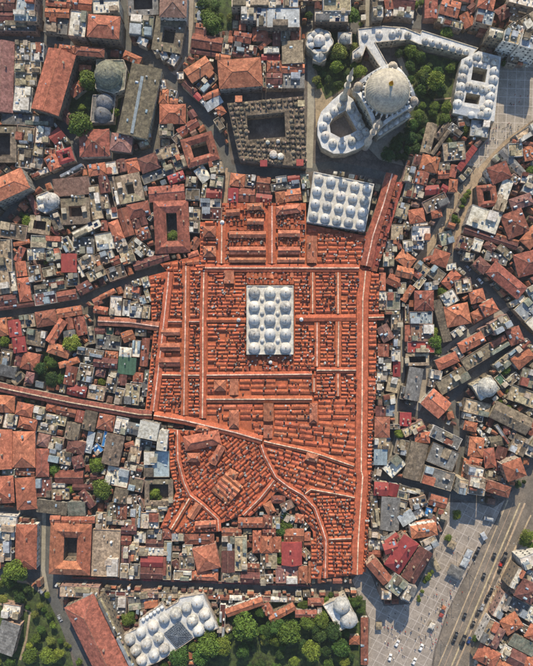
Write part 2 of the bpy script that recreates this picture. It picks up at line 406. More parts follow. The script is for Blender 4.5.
def _solar(b):
    b.add([(-1.1, -.8, .2), (1.1, -.8, .2), (1.1, .6, 1.1), (-1.1, .6, 1.1), (-1.1, -.8, .1), (1.1, -.8, .1), (1.1, .6, 1.0), (-1.1, .6, 1.0)],
          [(0, 1, 2, 3), (7, 6, 5, 4), (0, 4, 5, 1), (1, 5, 6, 2), (2, 6, 7, 3), (3, 7, 4, 0)])
    b.tube((-1.1, .75, 1.15), (1.1, .75, 1.15), .25, 8); b.tube((-.9, .6, 0), (-.9, .6, 1.1), .05, 4); b.tube((.9, .6, 0), (.9, .6, 1.1), .05, 4)
U = {'chimney': unit(_chim, 'chimney', mat('chimney_brick', srgb('#a48d7a'), rnd=0.3)), 'air_conditioner': unit(_ac, 'air_conditioner', M_LITE),
     'water_tank': unit(_tank, 'water_tank', M_LITE), 'stair_hut': unit(_hut, 'stair_hut', WALLM[0]), 'skylight': unit(_sky, 'skylight', mat('skylight_glass', srgb('#8fa0ab'), rough=0.3, rnd=0.3)),
     'satellite_dish': unit(_dish, 'satellite_dish', M_LITE), 'solar_heater': unit(_solar, 'solar_heater', mat('solar_glass', srgb('#2b3a4d'), rough=0.2))}
def windows(mb, poly, z0, z1, prob=0.7):
    n = len(poly)
    for i in range(n):
        a = Vector(poly[i]); b = Vector(poly[(i + 1) % n]); L = (b - a).length
        if L < 3.5: continue
        k = max(1, int(L / 2.8)); e = (b - a) / L; nx, ny = e.y, -e.x
        fl = max(1, int((z1 - z0 - 0.8) / 3.2))
        for f in range(fl):
            zz = z1 - 0.9 - 3.2 * f - 1.5
            if zz < z0 + 0.4: break
            for j in range(k):
                if random.random() > prob: continue
                c = a + e * ((j + 0.5) * L / k); hw = 0.55
                p0 = c - e * hw; p1 = c + e * hw; d0 = 0.05
                P = [(p0.x + nx * t, p0.y + ny * t, z) for t in (-.02, d0) for z in (zz, zz + 1.5)] + [(p1.x + nx * t, p1.y + ny * t, z) for t in (-.02, d0) for z in (zz, zz + 1.5)]
                mb.add(P, [(2, 6, 7, 3), (0, 2, 3, 1), (6, 4, 5, 7), (1, 3, 7, 5), (0, 4, 6, 2)])
FORM = {'g': 'gabled', 'h': 'hipped', 'f': 'flat', 's': 'sloping', 'C': 'courtyard'}
BN = {'g': 'gabled_house', 'h': 'hip_roofed_house', 'f': 'flat_roofed_house', 's': 'lean_to_building', 'C': 'courtyard_inn'}
def size_word(L, w):
    a = L * w
    if L > 2.6 * w and L > 14: return 'long narrow'
    return 'tiny' if a < 45 else 'small' if a < 90 else 'mid-sized' if a < 220 else 'large' if a < 600 else 'huge'
NB = [0]
EXTRA = {}
def add_roof_bits(t, kind, A, B, wid, ze, rise, bits, org):
    """small pieces standing on a roof; returns words for the label"""
    words = {}
    dx, dy = B[0] - A[0], B[1] - A[1]; L = math.hypot(dx, dy); ang = math.atan2(dy, dx); ex, ey = dx / L, dy / L; nx, ny = -ey, ex
    used = []
    for nm in bits:
        for _ in range(12):
            u = random.uniform(0.12, 0.88); v = random.uniform(-0.38, 0.38)
            x, y = A[0] + dx * u + nx * v * wid, A[1] + dy * u + ny * v * wid
            if all(math.hypot(x - p, y - q) > 2.2 for p, q in used): break
        else: continue
        used.append((x, y))
        z = ze + (rise * (1 - 2 * abs(v)) if kind in 'gh' else rise * (v + 0.5) if kind == 's' else 0)
        if nm == 'skylight' and kind in 'gh': z += 0.15
        s = random.uniform(0.85, 1.2); rz = ang + (random.choice((0, math.pi / 2)) if nm not in ('solar_heater', 'satellite_dish') else 0)
        inst(nm, U[nm], t, (x - org[0], y - org[1], z), rz, (s, s, random.uniform(0.85, 1.25)))
        words[nm] = words.get(nm, 0) + 1
    return words
NUM = {1: 'one', 2: 'two', 3: 'three', 4: 'four', 5: 'five', 6: 'six', 7: 'seven', 8: 'eight'}
PL = {'chimney': 'chimneys', 'air_conditioner': 'air conditioners', 'water_tank': 'water tanks', 'stair_hut': 'stair huts', 'skylight': 'skylights',
      'satellite_dish': 'satellite dishes', 'solar_heater': 'solar heaters', 'roof_shed': 'roof sheds'}
def building(kind, c, h, x1, y1, x2, y2, w, filler=False, label=None, name=None, cat=None, pitch=None, bits=None, wallm=None, note=''):
    """x1 y1 - x2 y2: middle line of the roof in photo pixels, w: its width, h: eaves height in metres"""
    L = math.hypot(x2 - x1, y2 - y1)
    if L < 0.5: return
    if kind in 'gh' and L < w:      # ridge runs along the longer side
        mx, my = (x1 + x2) / 2, (y1 + y2) / 2; ux, uy = -(y2 - y1) / L, (x2 - x1) / L
        x1, y1, x2, y2, w, L = mx - ux * w / 2, my - uy * w / 2, mx + ux * w / 2, my + uy * w / 2, L, w
    if not filler: mark(rect_px(x1, y1, x2, y2, w))
    NB[0] += 1
    m, word = ROOF[c]
    A = Vector(W2(x1, y1, h)); B = Vector(W2(x2, y2, h)); wid = w * S * (H - h) / H
    D = (B - A); Lm = D.length; e = D / Lm; n = Vector((-e.y, e.x))
    org = ((A.x + B.x) / 2, (A.y + B.y) / 2, 0.0)
    t = thing(name or (BN[kind] if kind != 'f' or L * w < 115 else 'apartment_block'), '', cat or {'g': 'house', 'h': 'house', 'f': 'building', 's': 'shed', 'C': 'inn'}[kind], org)
    wm = wallm or random.choice(WALLM)
    def q(u, v): p = A + D * u + n * (v * wid); return (p.x, p.y)
    rect = ccw([q(0, -.5), q(1, -.5), q(1, .5), q(0, .5)])
    ov = 0.35
    wp = inset(rect, ov if kind != 'f' else 0.0)
    mw = MB(org); mwin = MB(org); mr = MB(org)
    words = {}
    if kind in 'gh':
        pr = pitch or random.uniform(0.3, 0.44)
        rise = wid / 2 * pr; hipk = min(0.48, wid * 0.5 / Lm) if kind == 'h' else 0.0
        mw.prism(wp, 0, h + 0.02, top=False)
        if kind == 'g':             # gable ends
            for u, s in ((ov / Lm, -1), (1 - ov / Lm, 1)):
                a, b, cpt = q(u, -.5 + ov / wid), q(u, .5 - ov / wid), q(u, 0)
                mw.add([(a[0], a[1], h - .1), (b[0], b[1], h - .1), (cpt[0], cpt[1], h + rise - 0.12)], [(0, 1, 2) if s > 0 else (0, 2, 1)])
        # roof skin with a little thickness, split along its length so the ridge can sag
        k = max(1, min(8, int(Lm / 6))); T = []; Bt = []
        us = [hipk + (1 - 2 * hipk) * i / k for i in range(k + 1)]
        def rp(u, v, dz): p = q(u, v); return (p[0], p[1], h + dz)
        sag = [random.uniform(-0.10, 0.06) for _ in us]
        P = []; F = []
        for i, u in enumerate(us):
            uu = u if 0 < i < k else (0 if i == 0 else 1)
            P += [rp(uu, -.5, 0), rp(u, 0, rise + sag[i]), rp(uu, .5, 0), rp(uu, -.5, -.22), rp(uu, .5, -.22)]
        for i in range(k):
            a, b = 5 * i, 5 * i + 5
            F += [(a, b, b + 1, a + 1), (a + 1, b + 1, b + 2, a + 2), (a + 3, b + 3, b, a), (a + 2, b + 2, b + 4, a + 4), (a + 4, b + 4, b + 3, a + 3)]
        z = 5 * k
        F += [(0, 1, 2), (3, 0, 2, 4), (z + 2, z + 1, z), (z + 3, z + 4, z + 2, z)]
        mr.add(P, F); mr.build('roof', m, t)
        if w > 7 and c in 'trdop':      # mortar ridge and hips
            mc = MB(org)
            for i in range(k):
                mc.tube(rp(us[i], 0, rise + sag[i] + .02), rp(us[i + 1], 0, rise + sag[i + 1] + .02), 0.17, 4)
            if kind == 'h':
                for u0, u1 in ((0, us[0]), (1, us[-1])):
                    for v in (-.5, .5): mc.tube(rp(u0, v, 0.02), rp(u1, 0, rise), 0.14, 4)
            mc.build('ridge_cap', ROOF['o'][0] if c in 'to' else ROOF['p'][0], t)
        if bits is None:
            bits = ['chimney'] * random.choice((0, 1, 1, 2, 3) if w * L > 80 else (0, 0, 1)) + ['skylight'] * random.choice((0, 0, 1, 2) if w * L > 150 else (0,)) + ['satellite_dish'] * random.choice((0, 0, 1))
    elif kind == 's':
        rise = wid * random.uniform(0.10, 0.2)
        P = []
        for u, v in ((0, -.5), (1, -.5), (1, .5), (0, .5)):
            p = q(u, v); zz = h + (rise if v > 0 else 0); P += [(p[0], p[1], zz), (p[0], p[1], zz - .15)]
        mr.add(P, [(0, 2, 4, 6), (7, 5, 3, 1), (0, 1, 3, 2), (2, 3, 5, 4), (4, 5, 7, 6), (6, 7, 1, 0)])
        mr.build('roof', m, t)
        # standing seams
        if c in 'ywsnevkuc':
            ms = MB(org); kk = max(2, int(Lm / 1.9))
            for i in range(1, kk):
                a = q(i / kk, -.5); b = q(i / kk, .5); ms.tube((a[0], a[1], h + .03), (b[0], b[1], h + rise + .03), .09, 4)
            ms.build('seam', m, t, stuff=True)
        Pw = []
        for u, v in ((0, -.5), (1, -.5), (1, .5), (0, .5)):
            p = q(u * (1 - 2 * ov / Lm) + ov / Lm, v * (1 - 2 * ov / wid)); Pw += [(p[0], p[1], 0), (p[0], p[1], h - .12 + (rise if v > 0 else 0))]
        mw.add(Pw, [(0, 2, 3, 1), (2, 4, 5, 3), (4, 6, 7, 5), (6, 0, 1, 7)])
        if bits is None: bits = ['air_conditioner'] * random.choice((0, 0, 1)) + ['skylight'] * random.choice((0, 0, 1))
    elif kind == 'f':
        par = random.uniform(0.25, 0.55); th = 0.22; ip = inset(rect, th)
        mw.prism(rect, 0, h, top=False)
        no, ni = len(rect), len(ip)
        P = [(x, y, h) for x, y in rect] + [(x, y, h) for x, y in ip] + [(x, y, h - par) for x, y in ip]
        mw.add(P, [(i, (i + 1) % 4, 4 + (i + 1) % 4, 4 + i) for i in range(4)] + [(4 + i, 4 + (i + 1) % 4, 8 + (i + 1) % 4, 8 + i) for i in range(4)])
        mr.add([(x, y, h - par) for x, y in ip], [(0, 1, 2, 3)]); mr.build('roof', m, t)
        rise = 0; h0 = h; zed = h - par
        if bits is None:
            a = w * L
            bits = ['stair_hut'] * (1 if a > 90 and random.random() < .6 else 0) + ['air_conditioner'] * random.choice((0, 1, 2, 3) if a > 60 else (0, 1)) \
                 + ['water_tank'] * random.choice((0, 0, 1, 2)) + ['chimney'] * random.choice((0, 1)) + ['solar_heater'] * random.choice((0, 0, 0, 1, 2) if a > 120 else (0,)) + ['satellite_dish'] * random.choice((0, 1, 1))
            if a > 200: bits += ['air_conditioner'] * random.choice((1, 2, 4)) + ['skylight'] * random.choice((0, 1, 2))
        # lean-to sheds and extra rooms on the flat
        if w * L > 55:
            used = []
            for _ in range(random.choice((1, 2, 2, 3)) if w * L > 110 else random.choice((0, 1, 1))):
                su, sv = random.uniform(.22, .5), random.uniform(.28, .55)
                u, v = random.choice((su / 2 + .03, 1 - su / 2 - .03, random.uniform(.3, .7))), random.choice((-.47 + sv / 2, .47 - sv / 2))
                if any(abs(u - a) < (su + b) / 2 and abs(v - cc) < (sv + d2) / 2 for a, b, cc, d2 in used): continue
                used.append((u, su, v, sv))
                hh = random.uniform(1.6, 2.8); cc = random.choice('wybskrtvwbynsb')
                P = []; dz = random.uniform(.2, .7)
                for a, b in ((-1, -1), (1, -1), (1, 1), (-1, 1)):
                    p = q(u + a * su / 2, v + b * sv / 2); P += [(p[0], p[1], zed), (p[0], p[1], zed + hh + (dz if b > 0 else 0))]
                ms = MB(org); ms.add(P, [(1, 3, 5, 7), (0, 2, 3, 1), (2, 4, 5, 3), (4, 6, 7, 5), (6, 0, 1, 7)])
                ms.build('roof_shed', ROOF[cc][0], t); words['roof_shed'] = words.get('roof_shed', 0) + 1
        h = zed
    wi = windows(mwin, wp, 0.5, h)
    mw.build('wall', wm, t); mwin.build('window', M_GLASS, t, stuff=True)
    wd = add_roof_bits(t, kind, A, B, wid, h, rise, bits, org)
    wd.update(words)
    if label: t['label'] = label
    else:
        it = [f" with {NUM.get(n_, 'many')} {PL[k_] if n_ > 1 else k_.replace('_', ' ')}" for k_, n_ in sorted(wd.items(), key=lambda q_: -q_[1])]
        nb = it[:3] + ([it[0] + ' and' + it[1][5:]] if len(it) > 1 else [])
        noun = {'g': 'house', 'h': 'house', 's': 'shed', 'f': 'building'}[kind] if name is None else name.replace('_', ' ')
        cands(t, f"{size_word(L, w)} {FORM[kind]} {word.replace(' ', '-')} roofed {noun}{note}", nb, (x1 + x2) / 2, (y1 + y2) / 2)
    return t
def court(c, h, x1, y1, x2, y2, w, d1, label=None, name='courtyard_inn', cat='inn'):
    """building round a court: middle line, outer width and depth of the wings (photo pixels)"""
    mark(rect_px(x1, y1, x2, y2, w)); m, word = ROOF[c]
    A = Vector(W2(x1, y1, h)); B = Vector(W2(x2, y2, h)); k = S * (H - h) / H; wid = w * k; dep = d1 * k
    D = B - A; Lm = D.length; e = D / Lm; n = Vector((-e.y, e.x)); org = ((A.x + B.x) / 2, (A.y + B.y) / 2, 0.0)
    t = thing(name, '', cat, org)
    def ring(off):
        r = []
        for u, v in ((0, -.5), (1, -.5), (1, .5), (0, .5)):
            p = A + e * (off if u == 0 else Lm - off) + n * ((v * wid) + (off if v < 0 else -off)); r.append((p.x, p.y))
        return r
    o_, mid, i_ = ring(0), ring(dep / 2), ring(dep); flat = c in 'bwsknyv'
    rise = 0.0 if flat else dep / 2 * 0.5
    for s in range(4):
        a, b = s, (s + 1) % 4; mr = MB(org)
        if flat:
            mr.add([(*o_[a], h), (*o_[b], h), (*i_[b], h), (*i_[a], h), (*o_[a], h - .3), (*o_[b], h - .3), (*i_[b], h - .3), (*i_[a], h - .3)], [(0, 1, 2, 3), (4, 5, 1, 0), (6, 7, 3, 2)])
        else:
            mr.add([(*o_[a], h), (*o_[b], h), (*mid[b], h + rise), (*mid[a], h + rise), (*i_[b], h), (*i_[a], h)], [(0, 1, 2, 3), (3, 2, 4, 5)])
        mr.build('roof_wing', m, t)
    mw = MB(org); wo = inset(o_, .3); wi_ = inset(i_, -.3)
    mw.prism(wo, 0, h - .05, top=False); mw.prism(list(reversed(wi_)), 0, h - .05, top=False); mw.build('wall', random.choice(WALLM), t)
    mg = MB(org); windows(mg, wo, .5, h); windows(mg, list(reversed(wi_)), .5, h); mg.build('window', M_GLASS, t, stuff=True)
    tot = 0
    for s in range(4):
        a, b = Vector(mid[s]), Vector(mid[(s + 1) % 4])
        nn = max(1, int((b - a).length / 6))
        for j in range(nn):
            if random.random() < .3: continue
            p = a.lerp(b, (j + .5) / nn) + Vector((random.uniform(-.8, .8), random.uniform(-.8, .8)))
            nm = random.choice(('chimney', 'air_conditioner', 'chimney', 'water_tank', 'stair_hut') if flat else ('chimney', 'chimney', 'satellite_dish'))
            inst(nm, U[nm], t, (p.x - org[0], p.y - org[1], h + (0 if flat else rise - .3)), random.uniform(0, .3)); tot += 1
    if label: t['label'] = label
    else: cands(t, f"{size_word(Lm / S, w)} {word.replace(' ', '-')} roofed inn round a dark court", [f' with {tot} chimneys and vents'], (x1 + x2) / 2, (y1 + y2) / 2)
    return t

# buildings read off the photograph, area by area: (corner of the area, rows of  kind colour height  x1 y1 x2 y2 width)
# coordinates inside an area run 0..533 over 140 photo pixels
TS = 140 / 533
TILES = [  # some low dark-felt flats are added where open courtyards look dark
((0,0), """f v 12 60 22 108 22 40;f v 12 55 60 130 65 36;g d 10 0 25 58 30 34;g d 10 -40 55 50 65 34;f k 10 -30 100 132 105 30;g t 10 180 12 250 8 26;g t 10 258 14 345 14 34;f w 14 356 16 445 24 42;
g t 10 172 44 245 54 30;f k 8 190 92 250 96 40;f w 15 271 85 326 92 84;o g;h o 17 336 86 456 104 74;f n 10 500 40 533 96 50;f b 10 470 28 533 34 26;f s 10 470 70 500 120 34;g d 9 350 -10 440 -10 24;f b 10 150 -10 240 -10 24;
g t 13 176 412 238 196 96;h t 13 222 190 296 196 58;h r 12 282 188 398 190 52;f b 10 62 165 108 165 34;f b 10 74 205 130 210 30;f y 9 116 190 150 196 60;f p 9 40 248 60 250 50;f b 10 66 258 136 262 36;f b 9 40 300 62 302 50;f b 9 66 300 128 305 48;f w 11 36 372 118 380 92;
g p 8 28 172 14 430 62;h t 8 276 365 304 312 40;h t 7 300 265 346 255 26;f s 8 206 445 214 440 40;g d 7 226 452 262 470 26;h t 9 486 230 533 236 46;f s 9 20 500 130 512 62;f w 9 132 508 196 502 52;h r 9 196 516 246 520 40;h r 8 300 528 392 526 32;h r 8 418 518 492 532 36;f k 8 28 455 180 462 44"""),
((130,0), """C k 9 0 20 86 20 76 22;h p 13 112 32 216 38 100;f n 10 0 84 84 92 66;g d 8 36 132 92 92 30;C s 11 98 125 204 140 130 34;f y 10 112 204 146 192 30;f w 9 148 236 192 202 36;f b 9 110 200 100 172 24;
g r 10 240 158 352 166 54;f b 9 354 166 392 166 52;g r 10 394 146 462 140 38;f d 8 394 182 470 186 34;h o 9 466 136 526 128 50;g d 8 246 196 338 198 30;f w 12 410 6 533 6 40;f w 12 446 40 470 44 22;g r 9 248 116 278 116 28;f b 8 245 50 275 50 44;
g o 11 222 292 304 238 58;g t 10 286 222 382 212 26;h o 12 336 288 502 276 118;g t 11 482 216 482 300 36;g d 8 388 216 470 212 22;f m 8 0 0 0 0 0;f s 9 262 326 332 290 44;f b 8 346 362 392 360 26;f k 7 400 366 500 366 26;
g d 8 208 312 244 356 26;g c 8 244 358 264 384 24;f y 8 266 386 290 398 26;s y 8 288 414 346 372 30;h t 8 334 424 366 416 34;g t 9 278 372 336 350 26;f w 8 170 284 196 282 28;f w 8 106 322 136 318 34;f s 8 150 352 182 360 26;
h t 9 126 348 124 420 44;h o 9 150 388 182 392 26;h t 10 112 440 212 428 76;f n 9 102 492 166 484 66;g r 8 180 500 262 470 36;f b 8 196 410 220 412 40;g d 8 230 430 262 470 30;f s 8 170 536 200 510 40;f s 8 320 455 336 470 30;g r 8 0 235 46 245 46"""),
((260,0), """h t 9 0 132 30 170 44;f w 9 14 190 50 188 30;g c 8 16 210 52 210 24;g d 9 48 138 76 134 54;f b 9 80 126 116 124 32;g r 9 116 120 160 118 38;s b 11 112 174 114 244 54;g o 9 98 256 146 256 40;f k 9 96 312 146 314 50;f w 11 102 316 130 316 30;
h r 9 34 258 76 258 34;g d 9 46 280 50 320 42;f w 9 46 334 78 336 28;f y 13 28 66 152 66 76;f w 13 0 20 90 18 40;f y 12 96 10 146 10 44;f k 10 176 18 210 20 70;f b 15 244 14 322 10 52;f w 14 232 62 312 62 42;f y 12 0 70 20 70 40;f n 8 0 300 22 300 60;f b 9 150 -10 240 -10 26;g r 11 480 12 533 16 40;f w 11 478 46 526 46 34;f w 12 430 42 470 44 40;f s 11 425 5 466 5 40;f s 10 500 78 533 82 30"""),
((393,0), """g d 10 0 12 60 16 36;f w 11 0 46 64 52 30;g r 10 150 10 146 62 44;g o 11 194 26 250 42 52;g t 10 258 84 304 62 48;f b 10 196 78 262 112 40;f y 10 170 70 196 80 30;h t 13 324 8 384 30 54;f v 12 318 60 384 66 56;g d 10 396 62 440 36 50;
f b 11 448 34 494 46 34;f b 10 436 62 486 72 36;f s 18 504 60 533 110 52;f k 18 428 132 474 96 42;f w 18 482 138 508 104 34;g r 10 338 98 372 118 36;s v 16 366 136 456 166 34;g c 8 390 118 420 132 26;f b 20 500 150 560 165 44;f s 20 466 160 496 180 34;g d 11 290 20 310 44 40;f w 12 470 -10 533 0 34;f s 10 270 118 340 140 24;g r 10 250 -8 310 -4 28;
f b 9 515 426 533 450 40;f b 11 470 520 533 480 60;f b 8 246 462 292 456 48;f k 7 214 470 240 500 30;f y 8 300 490 384 500 56;f w 13 396 470 410 470 10;g s 8 204 462 172 533 22;f w 8 128 520 160 500 36;f s 7 0 520 60 533 30"""),
((0,130), """C s 10 -30 66 62 66 110 24;f s 9 66 34 122 36 62;f s 9 62 104 122 112 66;f w 10 134 16 190 20 64;f b 9 152 50 142 100 42;f k 8 126 118 156 124 36;f w 8 142 166 196 160 34;g c 10 196 40 232 4 44;f r 9 208 70 236 60 50;f r 8 170 84 222 88 34;g t 9 176 128 226 118 56;C c 10 222 116 288 96 74 20;
h r 10 296 66 418 62 86;f b 10 330 56 360 52 36;h p 11 414 50 502 62 84;f p 9 420 28 460 24 34;s p 9 204 222 342 210 66;f b 9 270 232 302 232 50;C s 10 232 312 342 306 100 30;f s 8 225 165 335 150 18;g d 8 122 266 146 320 28;f k 8 205 320 225 380 34;
h o 15 -40 262 104 196 104;f s 9 0 376 100 394 60;C b 9 120 356 192 366 66 18;h d 8 196 352 222 398 34;f b 9 20 430 22 540 48;h t 8 60 418 104 408 38;g r 8 64 500 86 450 26;f n 8 122 424 236 430 48;f w 7 126 460 170 458 24;f n 7 176 480 230 466 50;f b 9 240 448 272 428 62;
g c 8 232 500 292 500 64;f b 9 298 500 360 492 54;f s 9 364 492 414 490 50;g r 8 418 490 444 490 44;f w 10 266 394 386 362 30;f k 6 276 440 356 440 66;f w 9 366 430 432 418 66;g r 8 384 362 412 364 32;f b 9 352 210 366 340 50;f b 8 384 260 410 300 34;f w 9 404 316 452 316 38;
h t 9 358 150 402 144 48;f w 8 404 146 438 146 50;g d 8 386 196 414 190 46;f s 8 440 190 450 270 30;g d 9 452 140 482 130 50;h t 9 484 152 540 144 60;C b 10 446 222 524 216 100 32;h t 9 432 345 452 420 42;g r 8 458 300 490 380 40;f b 9 440 445 490 430 40;h t 8 490 310 533 314 44;g d 8 496 360 533 354 44;f b 8 470 480 533 470 50;f w 8 400 470 430 470 40"""),
((130,130), """h o 8 -20 128 36 136 48;C r 11 206 92 326 56 112 32;f b 9 102 98 150 80 44;f b 9 148 84 182 70 42;h d 9 38 142 106 110 62;f k 6 60 182 170 150 36;f n 9 164 124 236 112 48;f b 9 196 70 226 56 44;h w 9 262 148 294 192 44;f b 10 304 154 356 130 50;f n 9 304 182 356 190 40;f w 9 330 120 356 116 26;
g c 9 144 174 206 172 46;f s 9 212 196 256 194 36;g r 9 72 248 206 236 62;f b 8 0 190 26 188 60;f s 9 220 250 256 244 40;h r 9 -10 308 76 308 50;C r 10 92 372 226 366 200 47;f w 9 274 276 346 284 34;f d 9 278 314 352 312 36;g c 8 290 240 350 242 36;f b 8 276 210 300 216 40;f b 8 216 320 266 320 46;f s 8 226 370 266 372 40;g r 8 226 420 262 440 50;
h o 8 390 176 438 188 42;f s 8 440 190 470 186 46;g o 8 488 190 506 236 26;g c 8 378 260 412 262 32;g r 8 420 240 460 236 30;g c 8 500 262 540 262 34;f k 7 420 285 500 288 24;f s 8 0 420 60 470 50;g r 8 20 380 60 440 30;f w 8 60 470 110 490 40;h t 8 230 460 250 490 40;f b 8 100 505 200 505 24;g d 8 10 340 60 345 30;f b 8 76 300 100 320 40"""),
((260,130), """h t 8 60 262 104 246 48;g o 8 96 240 148 248 44;f w 8 60 186 102 186 28;f k 7 50 210 148 216 30;g c 8 106 190 150 190 30;g r 8 0 200 34 200 60;f n 8 160 200 184 202 50;f b 8 166 246 184 246 30;h d 8 0 250 30 250 44;f b 9 500 372 533 352 60;f w 8 470 484 500 480 26;f k 7 476 440 520 436 56;f s 8 510 300 533 300 60;g c 7 0 130 30 130 30"""),
((393,130), """g b 7 118 60 154 2 40;g s 9 204 0 158 96 16;h t 9 130 124 176 130 50;f b 9 214 92 276 86 50;s c 8 250 152 300 84 34;f b 8 176 138 216 140 30;g t 8 176 160 216 158 26;g r 8 218 150 246 156 42;f b 9 50 180 80 184 36;g r 9 84 186 130 190 40;f b 9 50 214 80 220 32;f w 9 84 218 114 222 40;g c 9 126 230 176 226 36;h t 8 212 214 262 218 42;g r 8 0 205 10 290 30;
f b 10 428 78 494 74 50;g k 9 402 98 510 148 30;g r 10 470 30 533 40 46;h t 9 490 78 533 70 40;h r 11 372 186 446 156 60;f w 10 396 300 442 190 46;f s 9 446 180 476 200 40;f w 9 486 180 524 186 40;f v 9 500 226 533 236 46;C r 10 316 256 396 246 86 24;f w 11 298 316 402 364 78;g d 9 276 380 452 436 28;h p 10 450 296 533 268 66;h r 11 424 372 506 340 96;h t 10 416 396 476 396 50;h t 10 506 424 540 372 50;g c 9 492 500 533 510 60;
f s 9 248 424 300 444 44;f w 9 300 436 340 440 40;f k 8 240 480 310 490 40;g c 9 322 522 368 476 36;h d 9 344 440 392 458 44;f k 9 352 476 436 500 36;f s 9 394 456 470 484 32;h r 10 464 508 540 488 66;f b 9 6 304 60 300 46;h t 9 60 332 118 322 54;f w 10 74 394 148 394 56;f y 9 74 430 130 436 44;f w 8 68 366 110 362 30;h t 9 146 322 194 312 34;f s 9 122 296 206 256 48;g c 8 178 258 206 212 22;f n 6 172 412 226 396 66;f b 9 -4 388 38 390 60;f b 8 40 350 66 370 40;h t 9 148 490 212 488 46;h r 8 100 490 146 468 42;h t 9 16 480 80 504 50;f w 9 40 446 84 440 40;g r 8 0 440 30 430 40;f b 8 84 520 140 533 40;f s 8 100 440 140 430 30;f n 7 90 60 110 20 30"""),
((0,260), """f b 9 12 -10 14 110 36;f w 8 44 0 54 130 18;g t 8 74 6 76 50 28;h t 9 82 84 102 158 44;f s 8 116 60 158 66 40;f n 8 138 112 244 98 36;f p 9 142 158 214 142 56;g r 9 232 146 288 130 42;g c 9 232 30 288 20 46;f w 8 290 10 312 40 30;f b 9 318 16 364 14 44;g d 9 -10 154 62 156 44;g d 8 -10 190 122 172 24;f s 8 250 80 300 76 44;f n 8 160 86 240 76 20;g d 8 296 110 350 96 40;f b 8 330 60 400 44 40;f s 9 410 60 460 46 40;
g t 9 380 140 424 114 30;g r 8 356 164 392 146 30;g t 8 356 186 392 192 30;f w 10 440 136 436 196 40;g o 9 430 100 488 74 30;f b 8 480 120 533 130 50;f y 8 470 180 500 180 40;f w 8 510 185 533 185 40;h r 9 136 232 214 212 60;g t 9 184 312 238 226 44;h o 9 182 330 264 356 44;g t 9 216 200 322 188 42;g r 8 296 264 330 256 52;f s 8 330 276 358 272 44;g r 8 240 240 270 236 50;g k 7 250 270 262 300 20;
g c 9 32 264 80 258 62;g c 9 56 326 98 318 60;g d 8 62 396 84 346 30;f b 8 68 236 118 230 44;f s 8 100 290 174 304 60;h t 9 84 376 128 368 44;s k 9 -10 426 62 420 44;h t 8 0 250 26 240 40;f s 8 0 370 40 380 50;f b 8 40 440 70 470 30;g r 9 246 440 290 440 72;h t 8 250 408 282 398 30;f s 9 308 432 354 430 66;f s 9 316 352 392 366 34;f n 8 316 380 352 380 24;g d 9 356 386 442 396 38;h o 9 398 366 446 370 32;h w 10 448 352 500 360 48;s e 9 450 400 518 406 66;f s 9 432 416 424 502 40;f k 6 366 310 460 316 56;g t 8 466 300 508 284 36;g d 8 362 280 396 276 36;f e 7 402 284 430 290 34;f w 8 500 330 533 326 36;g d 8 450 452 480 450 36;h t 9 500 452 536 448 46;f b 9 440 510 470 520 40;f b 10 476 500 532 500 54;g c 9 260 480 330 500 26;f b 8 340 490 410 506 34;f s 8 290 470 320 478 24"""),
((130,260), """f b 11 -4 92 40 80 56;f w 11 44 82 74 78 50;f b 10 78 84 106 92 50;f b 10 -6 146 26 144 48;f v 9 32 150 56 150 36;f b 10 60 138 78 140 44;f s 11 84 140 110 140 50;f w 11 0 196 44 200 44;f b 10 48 198 76 194 50;f b 10 80 190 104 180 44;f w 10 10 330 40 326 46;g r 9 48 300 66 380 30;f k 7 66 330 84 380 26;s e 8 -6 392 22 394 60;h t 8 6 450 52 446 36;f n 8 60 440 90 440 40;f s 9 0 490 40 500 60;f k 8 50 490 80 500 50;g d 8 30 -10 160 0 26;f s 7 0 60 60 50 20;g r 8 66 410 92 420 40;f s 8 20 280 60 270 30"""),
((260,260), """g o 8 438 96 478 84 36;f w 8 440 136 476 140 28;f b 8 440 172 476 176 34;g p 9 456 290 498 266 62;f b 8 500 250 533 250 60;g r 8 456 350 486 350 30;f s 8 500 310 533 316 60;g d 9 506 430 533 426 50;f k 7 450 400 490 396 50;f b 8 490 470 533 480 60;f w 8 456 440 480 440 30;f s 8 440 500 470 510 50;g t 8 490 60 533 80 60;f n 8 486 150 533 160 66;f b 9 480 200 533 204 26"""),
